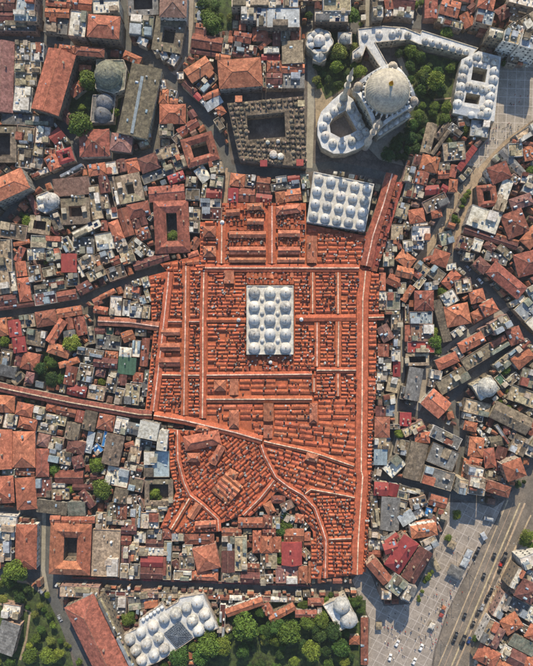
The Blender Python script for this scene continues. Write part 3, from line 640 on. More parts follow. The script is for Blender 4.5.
((393,260), """g t 9 14 36 78 50 50;g r 8 80 60 116 20 40;f b 8 10 100 50 110 40;g t 8 36 130 56 100 30;h r 9 96 158 154 138 58;f b 8 86 90 110 60 26;f s 9 140 40 184 60 46;f w 9 132 100 170 96 30;h t 9 208 74 252 54 44;f b 10 238 104 300 92 54;f w 8 200 30 240 24 30;h t 10 292 142 348 128 56;h t 10 336 186 392 170 46;h o 8 300 212 340 208 40;
f w 10 196 168 248 154 40;h t 10 200 218 292 200 82;f w 9 236 262 300 240 22;s s 9 172 150 208 286 46;f v 10 66 226 128 232 34;g r 8 50 258 54 300 24;f p 10 72 274 132 276 62;f c 9 66 330 134 330 34;C b 9 62 382 138 380 42 12;g k 9 92 410 68 533 56;f b 8 36 200 60 210 24;f b 8 0 240 34 230 60;f s 8 0 300 34 300 60;f w 8 0 350 34 356 50;g c 8 0 430 34 430 60;
f b 12 376 258 462 212 64;h r 11 424 306 506 272 64;f s 10 312 294 380 250 42;h t 10 252 334 344 286 52;g c 10 250 336 280 318 44;h t 10 160 400 244 362 54;f k 9 228 354 272 340 36;f s 10 266 412 440 306 40;f p 10 292 424 444 326 28;f s 9 176 494 286 428 64;f w 9 146 430 186 442 34;h t 9 118 512 172 540 44;f s 8 140 460 176 480 30;
h d 10 316 2 392 66 46;h r 11 372 26 494 128 62;h r 9 456 14 533 30 50;f y 9 478 176 533 206 62;f w 8 466 130 500 160 40;f v 8 515 130 533 110 50;f w 9 500 235 533 250 40;f b 9 410 396 450 376 40;h t 9 454 384 516 362 44;f s 10 440 360 520 326 30;f e 6 420 450 446 466 30;f b 8 450 490 533 520 36;f s 7 440 470 470 440 30;f n 8 490 440 533 450 50"""),
((0,390), """h t 9 -30 52 56 56 64;f w 8 14 112 64 112 56;h t 9 58 86 112 84 26;g t 11 18 156 18 300 40;h t 11 96 160 96 296 76;h t 10 72 132 132 124 44;h r 10 138 270 186 268 76;h t 11 -30 370 44 366 80;h t 11 60 404 138 398 136;f n 8 8 305 40 310 30;g r 9 60 312 130 312 30;
h t 9 176 58 214 70 38;g r 9 214 76 290 84 32;f b 8 200 114 248 118 30;g s 9 284 128 264 192 48;g r 9 288 98 318 104 44;g s 10 352 74 332 152 50;h r 9 372 116 428 120 54;f w 9 474 106 458 168 42;g k 9 482 144 540 152 46;f b 8 140 84 176 80 36;f b 8 150 130 190 150 30;h p 8 152 190 182 200 40;f b 7 200 200 240 210 40;
s y 8 346 158 330 236 36;f u 7 352 208 372 228 30;f u 8 392 188 410 192 44;f s 8 366 178 384 180 40;g s 10 444 172 418 262 66;h r 9 492 200 508 246 32;f w 8 512 208 533 220 50;f w 8 500 255 533 260 30;h d 10 254 214 322 228 58;h d 9 274 274 316 264 44;g r 8 236 320 292 342 52;f b 10 186 244 272 264 52;f k 8 232 284 260 300 30;f w 8 222 372 246 366 26;f b 8 210 392 240 386 30;
s s 10 132 440 256 456 52;s n 10 258 450 326 452 56;g t 10 234 502 358 516 50;g o 10 204 490 222 540 40;f b 8 366 510 400 520 50;g s 10 490 384 468 432 48;h r 9 448 460 496 466 56;f b 9 430 512 500 512 30;g d 8 508 500 533 520 50;f w 8 428 324 492 326 40;g d 9 298 424 336 396 52;f d 8 138 382 180 380 50;f s 8 496 330 533 330 50;f s 8 510 410 533 460 40;f b 8 500 370 533 380 30;
f w 10 -20 512 66 510 54;h t 10 68 522 152 518 34;f k 6 130 480 190 490 20;g d 8 300 370 340 380 30;f s 8 410 470 436 480 40"""),
((130,390), """f k 9 -10 140 36 148 44;s w 13 34 148 106 170 58;s w 12 128 154 116 230 54;f v 9 52 270 158 270 76;f b 10 90 258 122 258 44;f b 9 -4 238 40 250 60;f k 7 40 210 80 215 40;C s 9 58 394 172 394 96 18;f v 10 54 350 134 350 20;g d 8 162 356 190 352 56;g r 8 164 320 184 320 40;f b 8 60 446 150 450 30;f w 9 40 500 110 500 54;f b 8 110 480 150 480 50;f s 8 -6 400 20 480 36;f b 8 20 440 44 520 36;g r 8 4 520 34 510 40;f b 8 120 520 150 520 30;f b 8 0 300 44 310 40;f s 8 0 360 40 360 50"""),
((260,390), """h r 9 444 138 492 134 68;f b 9 438 210 494 210 44;s v 10 438 256 484 254 62;f w 10 484 318 540 262 54;f s 7 430 170 500 170 20;g d 8 440 78 478 80 36;f b 9 470 40 520 30 40;f v 9 480 76 514 70 44;g r 7 410 60 434 90 30;f s 8 500 130 533 140 60;f k 7 500 200 533 210 40;g c 10 434 374 488 382 50;g c 9 486 386 524 390 54;f w 9 520 378 533 400 60;f s 8 424 390 440 533 36;g k 10 504 408 488 533 72;f s 8 440 330 480 336 30;
h r 9 34 420 96 400 44;f p 9 80 448 128 424 40;h t 9 20 456 50 440 50;h t 8 130 480 180 500 34;g r 8 160 450 190 500 30;f b 8 46 500 76 510 50;h r 9 10 500 44 500 50;f s 8 160 533 186 500 24;f k 6 76 470 130 500 30;f w 7 110 410 140 404 20;g t 9 -60 500 10 504 24"""),
((393,390), """g o 11 118 12 198 80 78;g c 9 26 108 70 114 52;f b 9 64 160 104 140 44;f w 9 86 116 110 160 24;h t 10 84 186 160 190 60;f w 10 110 190 140 192 20;f k 11 150 150 258 196 62;f k 11 150 230 246 270 62;f k 11 120 330 232 356 80;g s 11 98 200 74 330 62;f w 9 4 284 52 300 64;f b 8 36 346 122 360 28;f s 8 0 220 50 220 50;f k 7 10 60 70 80 40;f s 9 30 20 90 10 50;
h t 10 240 134 308 148 50;f b 9 296 66 352 80 44;f s 9 290 100 340 110 26;g s 10 388 96 518 146 46;f s 9 372 180 360 210 40;f w 8 320 160 350 200 30;f y 9 396 160 416 190 40;h r 9 420 150 450 150 40;f k 9 450 160 480 170 40;h t 11 288 214 346 220 76;h t 10 290 274 340 268 44;g c 9 328 252 348 300 24;h r 10 346 262 390 256 76;g d 9 386 236 420 240 50;g s 9 370 200 420 190 40;f b 10 456 236 508 186 60;f w 9 500 210 533 220 60;h t 15 428 322 500 296 84;f w 9 430 300 470 250 30;g d 9 386 290 420 292 40;
h o 9 258 280 270 336 34;f b 16 238 374 282 374 66;f w 16 300 308 346 316 34;f w 17 294 344 350 352 34;f b 16 294 384 350 390 26;h r 15 356 364 456 394 44;f s 8 350 316 410 330 36;h r 8 420 400 466 400 26;f k 8 380 340 430 350 24;h r 8 516 140 533 150 50;
g c 10 -16 380 16 386 54;f b 9 18 402 60 412 44;f s 8 30 376 110 386 20;f k 9 -10 450 50 456 70;f s 9 66 440 124 424 36;s y 10 -10 524 78 470 48;h o 9 84 526 156 512 44;f u 7 120 460 150 470 30;g r 8 150 420 210 430 40;f b 8 170 470 216 490 46;f w 8 84 480 116 460 34;f b 7 208 520 226 480 26;f d 8 150 480 170 520 30"""),
((0,526), """f w 10 -20 18 56 22 54;f b 9 -10 80 42 80 56;h t 11 104 -6 86 140 74;f k 6 150 10 150 60 20;C t 11 178 92 346 84 196 54;f b 10 350 100 456 96 168;f w 11 402 34 396 162 52;g d 9 462 18 520 10 36;g r 9 464 60 500 56 30;f p 9 466 110 498 108 56;f w 8 340 165 366 160 30;f b 9 460 170 486 168 44;f s 9 496 176 533 176 60;f w 9 510 60 533 50 50;g d 9 500 100 533 96 40;
h r 13 296 286 440 560 122;f b 12 380 270 520 540 26;s k 9 44 366 12 484 76;f w 9 8 320 76 330 50;f b 11 250 262 372 268 20;f k 6 390 300 470 330 50"""),
((130,526), """f w 9 14 46 60 42 40;g d 9 60 76 108 68 36;f w 9 36 98 132 96 32;g c 9 40 136 126 136 40;g d 9 40 172 126 174 36;f b 9 146 64 138 208 30;h r 9 126 20 160 20 50;f y 8 164 40 200 30 36;f s 10 186 142 268 138 54;f b 9 190 188 234 190 34;h o 11 246 132 336 112 94;g d 9 168 130 184 160 30;h t 9 236 186 336 180 28;f w 9 280 166 334 164 20;g d 10 364 136 398 140 76;f b 10 424 44 420 158 46;f s 9 376 60 400 60 60;g r 9 350 30 400 16 30;h t 9 470 66 508 76 60;f k 6 440 100 470 140 30;h o 9 510 84 540 80 54;g r 9 428 160 492 154 30;g d 9 436 196 494 194 34;f b 9 374 192 412 190 40;f s 9 500 150 533 160 60;h r 9 220 60 320 40 40;f b 9 0 90 26 100 60;f s 9 0 180 30 180 60;f y 8 70 20 120 26 40;f b 9 200 90 240 100 40;
g t 10 366 332 506 284 34;g t 10 508 286 545 360 34;f d 7 336 300 366 420 22;f b 7 350 400 376 380 40;f k 5 0 300 110 286 40"""),
((260,526), """g t 10 36 356 132 304 32;g r 9 136 348 214 320 30;h r 9 182 290 244 288 30;h t 9 16 40 36 100 40;f b 9 20 130 64 140 54;g c 10 106 100 160 96 70;f b 9 150 90 180 130 46;f p 9 60 184 144 176 54;h t 9 146 190 182 186 40;h t 9 184 180 210 180 44;g o 9 116 40 166 24 44;h t 9 20 60 60 60 34;g r 9 20 20 60 16 40;f s 9 0 180 26 180 60;f b 9 0 80 16 80 60;h t 9 186 110 208 120 30;
g r 5 418 352 394 540 18;h t 6 340 436 380 434 34;g r 15 424 136 486 208 44;f n 16 494 212 533 240 56;g c 15 476 104 540 84 72;f w 16 468 250 500 266 40;f w 8 210 330 236 326 30;f b 8 420 20 470 10 60;f w 8 412 74 470 70 40;g r 8 410 104 440 100 26"""),
((393,526), """h c 15 0 150 66 52 62;g c 14 -30 90 10 60 40;h o 13 76 24 168 10 50;f b 13 108 86 180 48 44;g d 14 66 196 130 92 54;f w 17 46 268 92 270 50;f n 16 -10 210 30 226 60;g r 8 100 240 136 140 18;f b 5 150 150 182 126 30;f b 4 226 36 214 2 26;
f w 13 480 140 533 120 56;f k 10 470 80 533 70 50;f w 13 436 226 490 170 46;h d 12 486 232 533 246 56;f w 10 500 180 533 190 36;f w 11 394 322 430 256 44;f k 10 434 316 506 336 52;h t 11 420 390 482 352 66;f b 11 334 440 396 366 44;h p 10 380 440 416 390 44;h t 11 316 476 400 514 66;f w 10 420 400 450 400 30;s n 10 466 440 530 466 52;h t 10 510 400 533 410 50;g d 9 440 500 500 510 60;f w 9 410 490 440 500 30;h t 9 420 520 460 530 40;f s 9 490 400 510 380 40;f w 9 510 330 533 346 40;h t 9 500 520 533 520 50"""),
]
SPECS = []
def read_tiles():
    """the rows above, squared up to their street, cleared of streets and of each other, and closed up into joined blocks"""
    for (ox, oy), txt in TILES:
        for row in txt.replace('\n', '').split(';'):
            f = row.split()
            if len(f) < 8 or f[1] not in ROOF: continue
            v = [float(q) for q in f[2:]]
            if v[5] <= 0: continue
            x1, y1, x2, y2 = ox + v[1] * TS, oy + v[2] * TS, ox + v[3] * TS, oy + v[4] * TS; L = math.hypot(x2 - x1, y2 - y1); w = v[5] * TS
            a = math.atan2(y2 - y1, x2 - x1); mx, my = (x1 + x2) / 2, (y1 + y2) / 2
            q = math.pi / 2; df = (street_angle(mx, my) - a + q / 2) % q - q / 2
            if abs(df) < R(24 if L * w < 300 else 7): a += df
            SPECS.append({'k': f[0], 'c': f[1], 'h': (v[0] if v[0] > 11.9 else v[0] * .72) + random.uniform(-.5, .9), 'x': mx, 'y': my, 'a': a, 'e': [L / 2, w / 2, L / 2, w / 2], 'd': v[6] * TS if len(v) > 6 else 0, 'A': L * w})
    SPECS.sort(key=lambda s: -s['A'])
    OWN = MK.astype(np.int32) * -1
    def strip(s, i, r0, r1):
        """pixels in a band along side i, between r0 and r1 outside it"""
        e = s['e']; n = max(3, int((e[(i + 1) % 4] + e[(i + 3) % 4]) / .7)); t_ = np.linspace(-e[(i + 3) % 4] + .3, e[(i + 1) % 4] - .3, n); ca, sa = math.cos(s['a'] + i * math.pi / 2), math.sin(s['a'] + i * math.pi / 2)
        X = []; Y = []
        for r in (r0, r1): X.append(s['x'] + ca * (e[i] + r) - sa * t_); Y.append(s['y'] + sa * (e[i] + r) + ca * t_)
        I = np.clip(np.floor(np.concatenate(Y)).astype(int) + MG, 0, MK.shape[0] - 1); J = np.clip(np.floor(np.concatenate(X)).astype(int) + MG, 0, MK.shape[1] - 1)
        return OWN[I, J]
    def poly(s):
        e = s['e']; ca, sa = math.cos(s['a']), math.sin(s['a'])
        return [(s['x'] + u * ca - v * sa, s['y'] + u * sa + v * ca) for u, v in ((-e[2], -e[3]), (e[0], -e[3]), (e[0], e[1]), (-e[2], e[1]))]
    def sub_(s):
        P = poly(s); xs = [p[0] for p in P]; ys = [p[1] for p in P]
        i0, i1, j0, j1 = max(0, int(min(ys)) + MG - 2), max(1, int(max(ys)) + MG + 3), max(0, int(min(xs)) + MG - 2), max(1, int(max(xs)) + MG + 3)
        o_ = OWN[i0:i1, j0:j1]; return o_, in_poly(P, XX[i0:i1, j0:j1], YY[i0:i1, j0:j1])
    keep = []
    for i, s in enumerate(SPECS):
        for _ in range(16):
            hit = [(np.mean(strip(s, k, -.8, -.2) != 0), k) for k in range(4)]; m_, k = max(hit)
            if m_ <= .3: break
            s['e'][k] -= .7
            if s['e'][0] + s['e'][2] < 2.6 or s['e'][1] + s['e'][3] < 2.6: break
        if s['e'][0] + s['e'][2] < 2.6 or s['e'][1] + s['e'][3] < 2.6: continue
        o_, q = sub_(s)
        if q.sum() and np.mean(o_[q] != 0) > .45: continue
        o_[q] = i + 1; keep.append(s); s['id'] = i + 1; s['g'] = [0, 0, 0, 0]
    for rnd in range(9):
        for s in keep:
            for k in range(4):
                if s['g'][k] > 6: continue
                t_ = strip(s, k, .35, 1.0)
                if np.all((t_ == 0) | (t_ == s['id'])) and not GMASK[int(s['y']) + MG, int(s['x']) + MG]:
                    s['e'][k] += .7; s['g'][k] += .7; o_, q = sub_(s); o_[q & (o_ == 0)] = s['id']
    print('SPECS', len(SPECS), 'kept', len(keep))
    for s in keep:
        e = s['e']; ca, sa = math.cos(s['a']), math.sin(s['a']); off = (e[1] - e[3]) / 2
        x1, y1 = s['x'] - e[2] * ca - off * sa, s['y'] - e[2] * sa + off * ca; x2, y2 = s['x'] + e[0] * ca - off * sa, s['y'] + e[0] * sa + off * ca
        w = e[1] + e[3]
        if s['k'] == 'C' and min(w, e[0] + e[2]) > 2.4 * s['d']: court(s['c'], s['h'], x1, y1, x2, y2, w, s['d'])
        else: building('f' if s['k'] == 'C' else s['k'], s['c'], s['h'], x1, y1, x2, y2, w)

# ---------------------------------------------------------------- domed landmarks
def dome_prof(r, rise, drum, n=7, r0=None):
    p = [(r0 or r * 1.06, -0.1), (r0 or r * 1.06, drum), (r, drum + .02)]
    p += [(r * math.cos(math.pi / 2 * i / n), drum + rise * math.sin(math.pi / 2 * i / n)) for i in range(1, n)] + [(r * .05, drum + rise)]
    return p
UD = {}
def dome_mesh(seg, rise, drum, m, key, cap=None):
    k = (seg, round(rise, 2), round(drum, 2), key)
    if k not in UD:
        b = MB(); b.lathe((0, 0, 0), dome_prof(1, rise, drum), seg); UD[k] = b.mesh('dome', m, False)
    return UD[k]
FINIAL = unit(lambda b: b.lathe((0, 0, 0), [(.32, -.1), (.3, .2), (.12, .3), (.26, .55), (.2, .75), (.06, .85), (.06, 1.3), (.02, 1.6)], 8), 'finial', mat('weathered_finial', srgb('#8a7452')))
def add_dome(t, x, y, z, r, rise=.62, drum=.25, m=M_LEAD, key='lead', seg=16, fin=True, org=None):
    org = org or t.location
    if key == 'lead': ki = random.randrange(4); m = LEADS[ki]; key = 'lead%d' % ki
    o = inst('dome', dome_mesh(seg, rise, drum, m, key), t, (x - org[0], y - org[1], z), random.uniform(0, .3), (r, r, r))
    if fin:
        f = inst('finial', FINIAL, o, (0, 0, rise + drum), 0, (1.0 / r,) * 3)
    return o
def slab(t, poly, z0, z1, m, name, par=0.0, roofm=None):
    """prism with an optional parapet; poly is world, counter-clockwise"""
    org = t.location; mb = MB(org)
    if par:
        ip = inset(poly, .45); n = len(poly); mb.prism(poly, z0, z1, top=False)
        P = [(x, y, z1) for x, y in poly] + [(x, y, z1) for x, y in ip] + [(x, y, z1 - par) for x, y in ip]
        mb.add(P, [(i, (i + 1) % n, n + (i + 1) % n, n + i) for i in range(n)] + [(n + i, n + (i + 1) % n, 2 * n + (i + 1) % n, 2 * n + i) for i in range(n)])
        mb.build(name, m, t)
        mr = MB(org); mr.add([(x, y, z1 - par) for x, y in ip], [tuple(range(n))]); mr.build('roof', roofm or m, t)
    else:
        mb.prism(poly, z0, z1); mb.build(name, m, t)
def wpoly(pts, z): return ccw([W2(x, y, z) for x, y in pts])
def bil(qd, u, v):
    a, b, c, d_ = qd
    return tuple((a[i] * (1 - u) + b[i] * u) * (1 - v) + (d_[i] * (1 - u) + c[i] * u) * v for i in (0, 1))
def domed_hall(name, label, qd, h, nu, nv, rf, small=0.0):
    mark(qd); P = [W2(x, y, h) for x, y in qd]; c = centroid(P)
    t = thing(name, label, 'market hall', (c[0], c[1], 0))
    slab(t, ccw(P), 0, h, M_LEADP, 'wall', 0.6, M_LEADP)
    mg = MB(t.location); windows(mg, ccw(P), 1, h); mg.build('window', M_GLASS, t, stuff=True)
    cell = math.hypot(P[1][0] - P[0][0], P[1][1] - P[0][1]) / nu
    for j in range(nv):
        for i in range(nu):
            p = bil(P, (i + .5) / nu, (j + .5) / nv); add_dome(t, p[0], p[1], h - .6, cell * rf * random.uniform(.97, 1.03), .9, .28)
    if small:
        for j in range(1, nv):
            for i in range(1, nu):
                p = bil(P, i / nu, j / nv); add_dome(t, p[0], p[1], h - .6, cell * small, .7, .5, seg=8, fin=False)
    return t
domed_hall('domed_market_hall', 'pale lead roofed market hall with fifteen large domes in the red roofs', [(246.5,285.5),(293.5,285.5),(293.5,354.5),(246.5,354.5)], 10, 3, 5, .355, .13)
domed_hall('domed_market_hall', 'pale tilted market hall with twenty equal lead domes beside the big mosque', [(313.8,171.5),(374.3,183.9),(365,231),(306.8,221.4)], 11, 5, 4, .37)

def mosque():
    sx, sy = 384, 98.5
    zt = 21.0
    cor = [(356.5,88.5),(392,67.5),(413.5,103.5),(377,127)]     # corner turrets as seen, at roof height
    P = ccw([W2(x, y, zt) for x, y in cor]); c = centroid(P)
    t = thing('domed_mosque', 'great stone mosque with one huge lead dome and two slender minarets', 'mosque', (c[0], c[1], 0)); org = t.location
    for p in ([(352,85),(393,60),(420,103),(377,134)],): mark(p)
    slab(t, P, 0, zt, M_STONE, 'prayer_hall', .8, M_LEAD)
    mg = MB(org); windows(mg, P, 3, zt); mg.build('window', M_GLASS, t, stuff=True)
    n = 4; side_l = (Vector(P[1]) - Vector(P[0])).length
    # four great arches
    for i in range(4):
        a, b = Vector(P[i]), Vector(P[(i + 1) % 4]); e = (b - a).normalized(); nn = Vector((-e.y, e.x)); mid = (a + b) / 2; R0 = side_l * .46
        for r0, th, m, off, nm in ((R0, 2.3, M_LEAD, -1.0, 'great_arch'),):
            mb = MB(org); Pv = []; F = []; K = 14
            for k in range(K + 1):
                an = math.pi * k / K; cx = -math.cos(an) * r0; cz = zt - .8 + math.sin(an) * r0 * .62
                for o_ in (off - th / 2, off + th / 2):
                    q = mid + e * cx + nn * o_; Pv += [(q.x, q.y, cz), (q.x, q.y, min(cz - .9, cz) if k not in (0, K) else cz - .9)]
            for k in range(K):
                s = 4 * k; u = s + 4
                F += [(s, u, u + 2, s + 2), (s + 1, s + 3, u + 3, u + 1), (s, s + 1, u + 1, u), (s + 2, u + 2, u + 3, s + 3)]
            mb.add(Pv, F); mb.build(nm, m, t)
            # the wall that fills the arch, with windows
            mt = MB(org); pts = [mid + e * (-math.cos(math.pi * k / K) * (r0 - .2)) + nn * (off + .2) for k in range(K + 1)]
            zs = [zt - .9 + math.sin(math.pi * k / K) * (r0 - .4) * .62 for k in range(K + 1)]
            mt.add([(q.x, q.y, zt - .85) for q in pts] + [(q.x, q.y, z) for q, z in zip(pts, zs)], [(k, k + 1, K + 2 + k, K + 1 + k) for k in range(K)]); mt.build('tympanum', M_STONE, t)
    # drum and dome
    zc = 29.0; cw = Vector(W2(386.8, 92, 34)); R1 = 13.0
    mb = MB(org); mb.lathe((c[0], c[1], 0), [(R1 - .9, zt - 1), (R1 - .7, zc - 4.2), (R1 + .5, zc - 3.4), (R1 + .7, zc - 3.2), (R1 + .7, zc + .2), (R1 + .2, zc + .4)], 48); mb.build('drum', M_STONE, t)
    for k in range(28):
        an = 2 * math.pi * (k + .5) / 28; rr = R1 + .78
        mw = MB(org); mw.box((c[0] + rr * math.cos(an), c[1] + rr * math.sin(an), zc - 2.6), .3, 1.4, 2.4, an); mw.build('drum_window', M_GLASS, t)
        an = 2 * math.pi * k / 28; mw = MB(org); mw.box((c[0] + (rr + .4) * math.cos(an), c[1] + (rr + .4) * math.sin(an), zc - 3.2), 1.3, .9, 3.3, an); mw.build('buttress', M_LEAD, t)
    mb = MB(org); prof = [(R1 + .5, zc + .3), (R1 + .5, zc + .6)] + [(R1 * math.cos(math.pi / 2 * i / 14), zc + .6 + 11.2 * math.sin(math.pi / 2 * i / 14)) for i in range(14)] + [(.3, zc + 11.8)]
    mb.lathe((c[0], c[1], 0), prof, 96, rib=.008); mb.build('dome', M_LEADB, t, smooth=False)
    mb = MB(org); mb.lathe((c[0], c[1], zc + 11.6), [(1.5, 0), (1.3, .4), (.5, .7), (.95, 1.4), (.85, 2.0), (.3, 2.4), (.55, 3.0), (.2, 3.4), (.12, 4.8), (.03, 5.6)], 14); mb.build('finial', M_GOLD, t, smooth=True)
    # corner turrets with little caps
    for i, (x, y) in enumerate(P):
        mb = MB(org); d2 = (Vector((x, y)) - Vector(c[:2])).normalized(); q = Vector((x, y)) - d2 * .8
        mb.lathe((q.x, q.y, 0), [(2.7, 14), (2.7, zt + 3.2), (3.0, zt + 3.4), (3.0, zt + 3.7), (2.5, zt + 4.0), (2.2, zt + 5.2), (1.2, zt + 6.2), (.2, zt + 6.6)], 10); mb.build('corner_turret', M_STONE, t)
    # apse towards the upper right
    a, b = sorted(((Vector(P[i]) + Vector(P[(i + 1) % 4])) / 2 for i in range(4)), key=lambda v: -v.x - v.y)[:2]
    ap = max(a, b, key=lambda v: v.y + v.x); o2 = (ap - Vector(c)).normalized(); q = ap + o2 * 1.0
    mb = MB(org); mb.lathe((q.x, q.y, 0), [(5.2, 0), (5.2, 15), (5.5, 15.2), (5.3, 15.4), (4.4, 17.4), (2.4, 18.8), (.2, 19.2)], 20); mb.build('apse', M_LEAD, t)
    # side galleries with small domes, along the two edges beside the apse
    for i in range(4):
        a, b = Vector(P[i]), Vector(P[(i + 1) % 4]); mid = (a + b) / 2; out = (mid - Vector(c)).normalized()
        if abs(out.dot(o2)) > .5: continue
        e = (b - a).normalized(); hw = side_l * .46; dp = 4.2
        poly = ccw([tuple(mid + e * s1 * hw + out * s2) for s1, s2 in ((-1, .05), (1, .05), (1, dp), (-1, dp))])
        slab(t, poly, 0, 11, M_STONE, 'side_gallery', .4, M_LEAD)
        for k in range(6):
            p = mid + e * (-hw + (k + .5) * 2 * hw / 6) + out * (dp / 2 + .1); add_dome(t, p.x, p.y, 10.6, 1.6, .6, .2, fin=False)
    # horseshoe court
    s = 140 / 622
    def z4(pts): return [(300 + x / 4.4417, 20 + y / 4.4429) for x, y in pts]
    hc = 10.0
    outer = z4([(190,318),(140,360),(94,408),(78,455),(78,512),(98,566),(150,594),(205,592),(268,568),(318,530),(236,352)])
    inner = z4([(204,400),(150,432),(131,462),(136,500),(180,523),(222,508),(254,490)])
    mark(outer)
    Po = ccw([W2(x, y, hc) for x, y in outer]); Pi = ccw([W2(x, y, hc) for x, y in inner])
    me_o = MB(org); me_o.prism(Po, 0, hc, top=False); me_o.build('court_wall', M_STONE, t)
    me_i = MB(org); me_i.prism(list(reversed(Pi)), .02, hc, top=False); me_i.build('arcade_wall', M_STONE, t)
    bm = bmesh.new()
    vo = [bm.verts.new((x - org[0], y - org[1], hc)) for x, y in Po]; vi = [bm.verts.new((x - org[0], y - org[1], hc)) for x, y in Pi]
    ed = [bm.edges.new((r_[i], r_[(i + 1) % len(r_)])) for r_ in (vo, vi) for i in range(len(r_))]
    bmesh.ops.triangle_fill(bm, use_beauty=True, use_dissolve=False, edges=ed)
    bm.normal_update()
    for f in bm.faces:
        if f.normal.z < 0: f.normal_flip()
    me = bpy.data.meshes.new('court_roof'); bm.to_mesh(me); bm.free(); me.materials.append(M_LEAD)
    o = bpy.data.objects.new('court_roof', me); COL.objects.link(o); o.parent = t
    for x, y in z4([(195,343),(183,384),(152,404),(121,430),(104,470),(112,512),(146,545),(188,552),(232,537),(228,396),(258,430),(272,470),(292,496),(262,517)]):
        p = W2(x, y, hc + 1); add_dome(t, p[0], p[1], hc - .05, 2.55, .7, .35)
    # minarets
    for (bx, by) in ((343.6,97.5),(368.0,142.0)):
        p = W2(bx, by, 11.0); mb = MB(org)
        mb.lathe((p[0], p[1], 0), [(2.4, 0), (2.4, 13), (1.7, 16), (1.25, 17), (1.2, 27.5), (1.7, 28.6), (2.1, 29.2), (2.1, 30.4), (1.15, 30.45), (1.1, 38), (1.6, 39), (2.0, 39.6), (2.0, 40.8), (1.0, 40.85), (.95, 47), (1.1, 47.3), (.7, 49.5), (.25, 54), (.06, 55)], 14)
        mb.build('minaret', mat('minaret_stone', srgb('#b5ad9f'), var=.12, rnd=.03), t)
    return t
mosque()
mark([(366,40),(400,42),(414,64),(392,70)]); mark([(393,40),(472,58),(462,70),(398,54)]); mark([(314,100),(312,164),(340,160),(360,164),(402,176),(410,150),(424,142),(420,100),(396,58),(360,58)])
sheet('terrace_paving', [(366,146),(380,132),(402,120),(414,118),(408,136),(398,152),(404,166),(380,160)], M_PAVE)
sheet('terrace_paving', [(400,150),(412,148),(428,158),(424,164),(402,160)], M_PAVE)
sheet('court_paving', [(300 + x / 4.44, 20 + y / 4.44) for x, y in ((204,398),(150,430),(129,462),(134,502),(180,526),(256,492))], M_PAVE)

# other domed buildings of the mosque's compound
def lobed():
    h = 11; c = W2(319.5, 41, h); t = thing('lobed_library', 'small white library with curving lobed walls beside garden trees', 'library', (c[0], c[1], 0))
    mark([(305,30),(334,30),(334,50),(327,63),(312,63),(305,50)])
    P = []
    for k in range(48):
        a = 2 * math.pi * k / 48; r = 7.9 + 1.0 * abs(math.cos(a * 3.5 + .4)); P.append((c[0] + r * math.cos(a), c[1] + r * .92 * math.sin(a)))
    slab(t, ccw(P), 0, h, M_STONE, 'wall', .5, M_LEAD)
    mg = MB(t.location); windows(mg, ccw(P), 2, h); mg.build('window', M_GLASS, t, stuff=True)
    add_dome(t, c[0], c[1] + .3, h - .5, 3.5, .7, .4)
    for k in range(7):
        a = R(35) + 2 * math.pi * k / 8.2
        if abs(a - R(270)) < R(24): continue
        add_dome(t, c[0] + 5.8 * math.cos(a), c[1] + 5.3 * math.sin(a), h - .5, 1.9, .6, .2, fin=False)
    p = W2(319.5, 55, 9); slab(t, ccw([(p[0] - 3.6, p[1] + 4), (p[0] - 4.3, p[1] - 3), (p[0], p[1] - 5), (p[0] + 4.3, p[1] - 3), (p[0] + 3.6, p[1] + 4)]), 0, 9, M_STONE, 'porch', .4, M_LEAD)
    add_dome(t, p[0], p[1] - .4, 8.6, 2.9, .6, .3)
    p = W2(319.5, 48.5, 10); mb = MB(t.location); mb.box((p[0], p[1], 0), 9.5, 1.5, 10.5); mb.build('cross_wall', M_STONE, t)
lobed()
def simple_domed(name, label, cat, poly, h, domes, m=M_LEAD, key='lead', wall=M_STONE, roof=None, par=.5):
    mark(poly); P = wpoly(poly, h); c = centroid(P); t = thing(name, label, cat, (c[0], c[1], 0))
    slab(t, P, 0, h, wall, 'wall', par, roof or m)
    mg = MB(t.location); windows(mg, P, 1.5, h); mg.build('window', M_GLASS, t, stuff=True)
    for x, y, r in domes:
        p = W2(x, y, h + r * S * .3); add_dome(t, p[0], p[1], h - par, r * S * .97, .8, .3, m, key)
    return t
simple_domed('domed_tomb', 'little square tomb with single pale lead dome beside lobed library', 'tomb', [(338,32),(352,32),(352,44),(338,44)], 8, [(345,38,5.6)])
t3 = lambda ox, oy, pts: [(ox + x * TS, oy + y * TS) for x, y in pts]
simple_domed('stone_gallery', 'L-shaped white stone gallery leading from street to the big mosque', 'gallery', t3(260,0,[(372,108),(470,98),(533,104),(533,152),(440,162),(490,250),(462,262),(404,176),(392,212),(352,226),(352,196),(378,176)]), 9, [(260 + x * TS, y * TS, r) for x, y, r in ((372,206,3.4),(400,135,3.6),(455,128,3.6),(505,128,3.6))])
simple_domed('soup_kitchen', 'long white hall with a row of lead vaults along the street', 'hall', t3(393,0,[(0,100),(45,104),(104,128),(110,114),(326,182),(300,216),(200,190),(98,168),(60,150),(0,160)]), 8, [(393 + x * TS, y * TS, r) for x, y, r in ((20,122,4),(58,132,3.5),(124,154,3.3),(150,160,3.3),(176,167,3.3),(202,174,3.3),(228,182,3.3),(254,190,3.3),(280,196,3.0))])
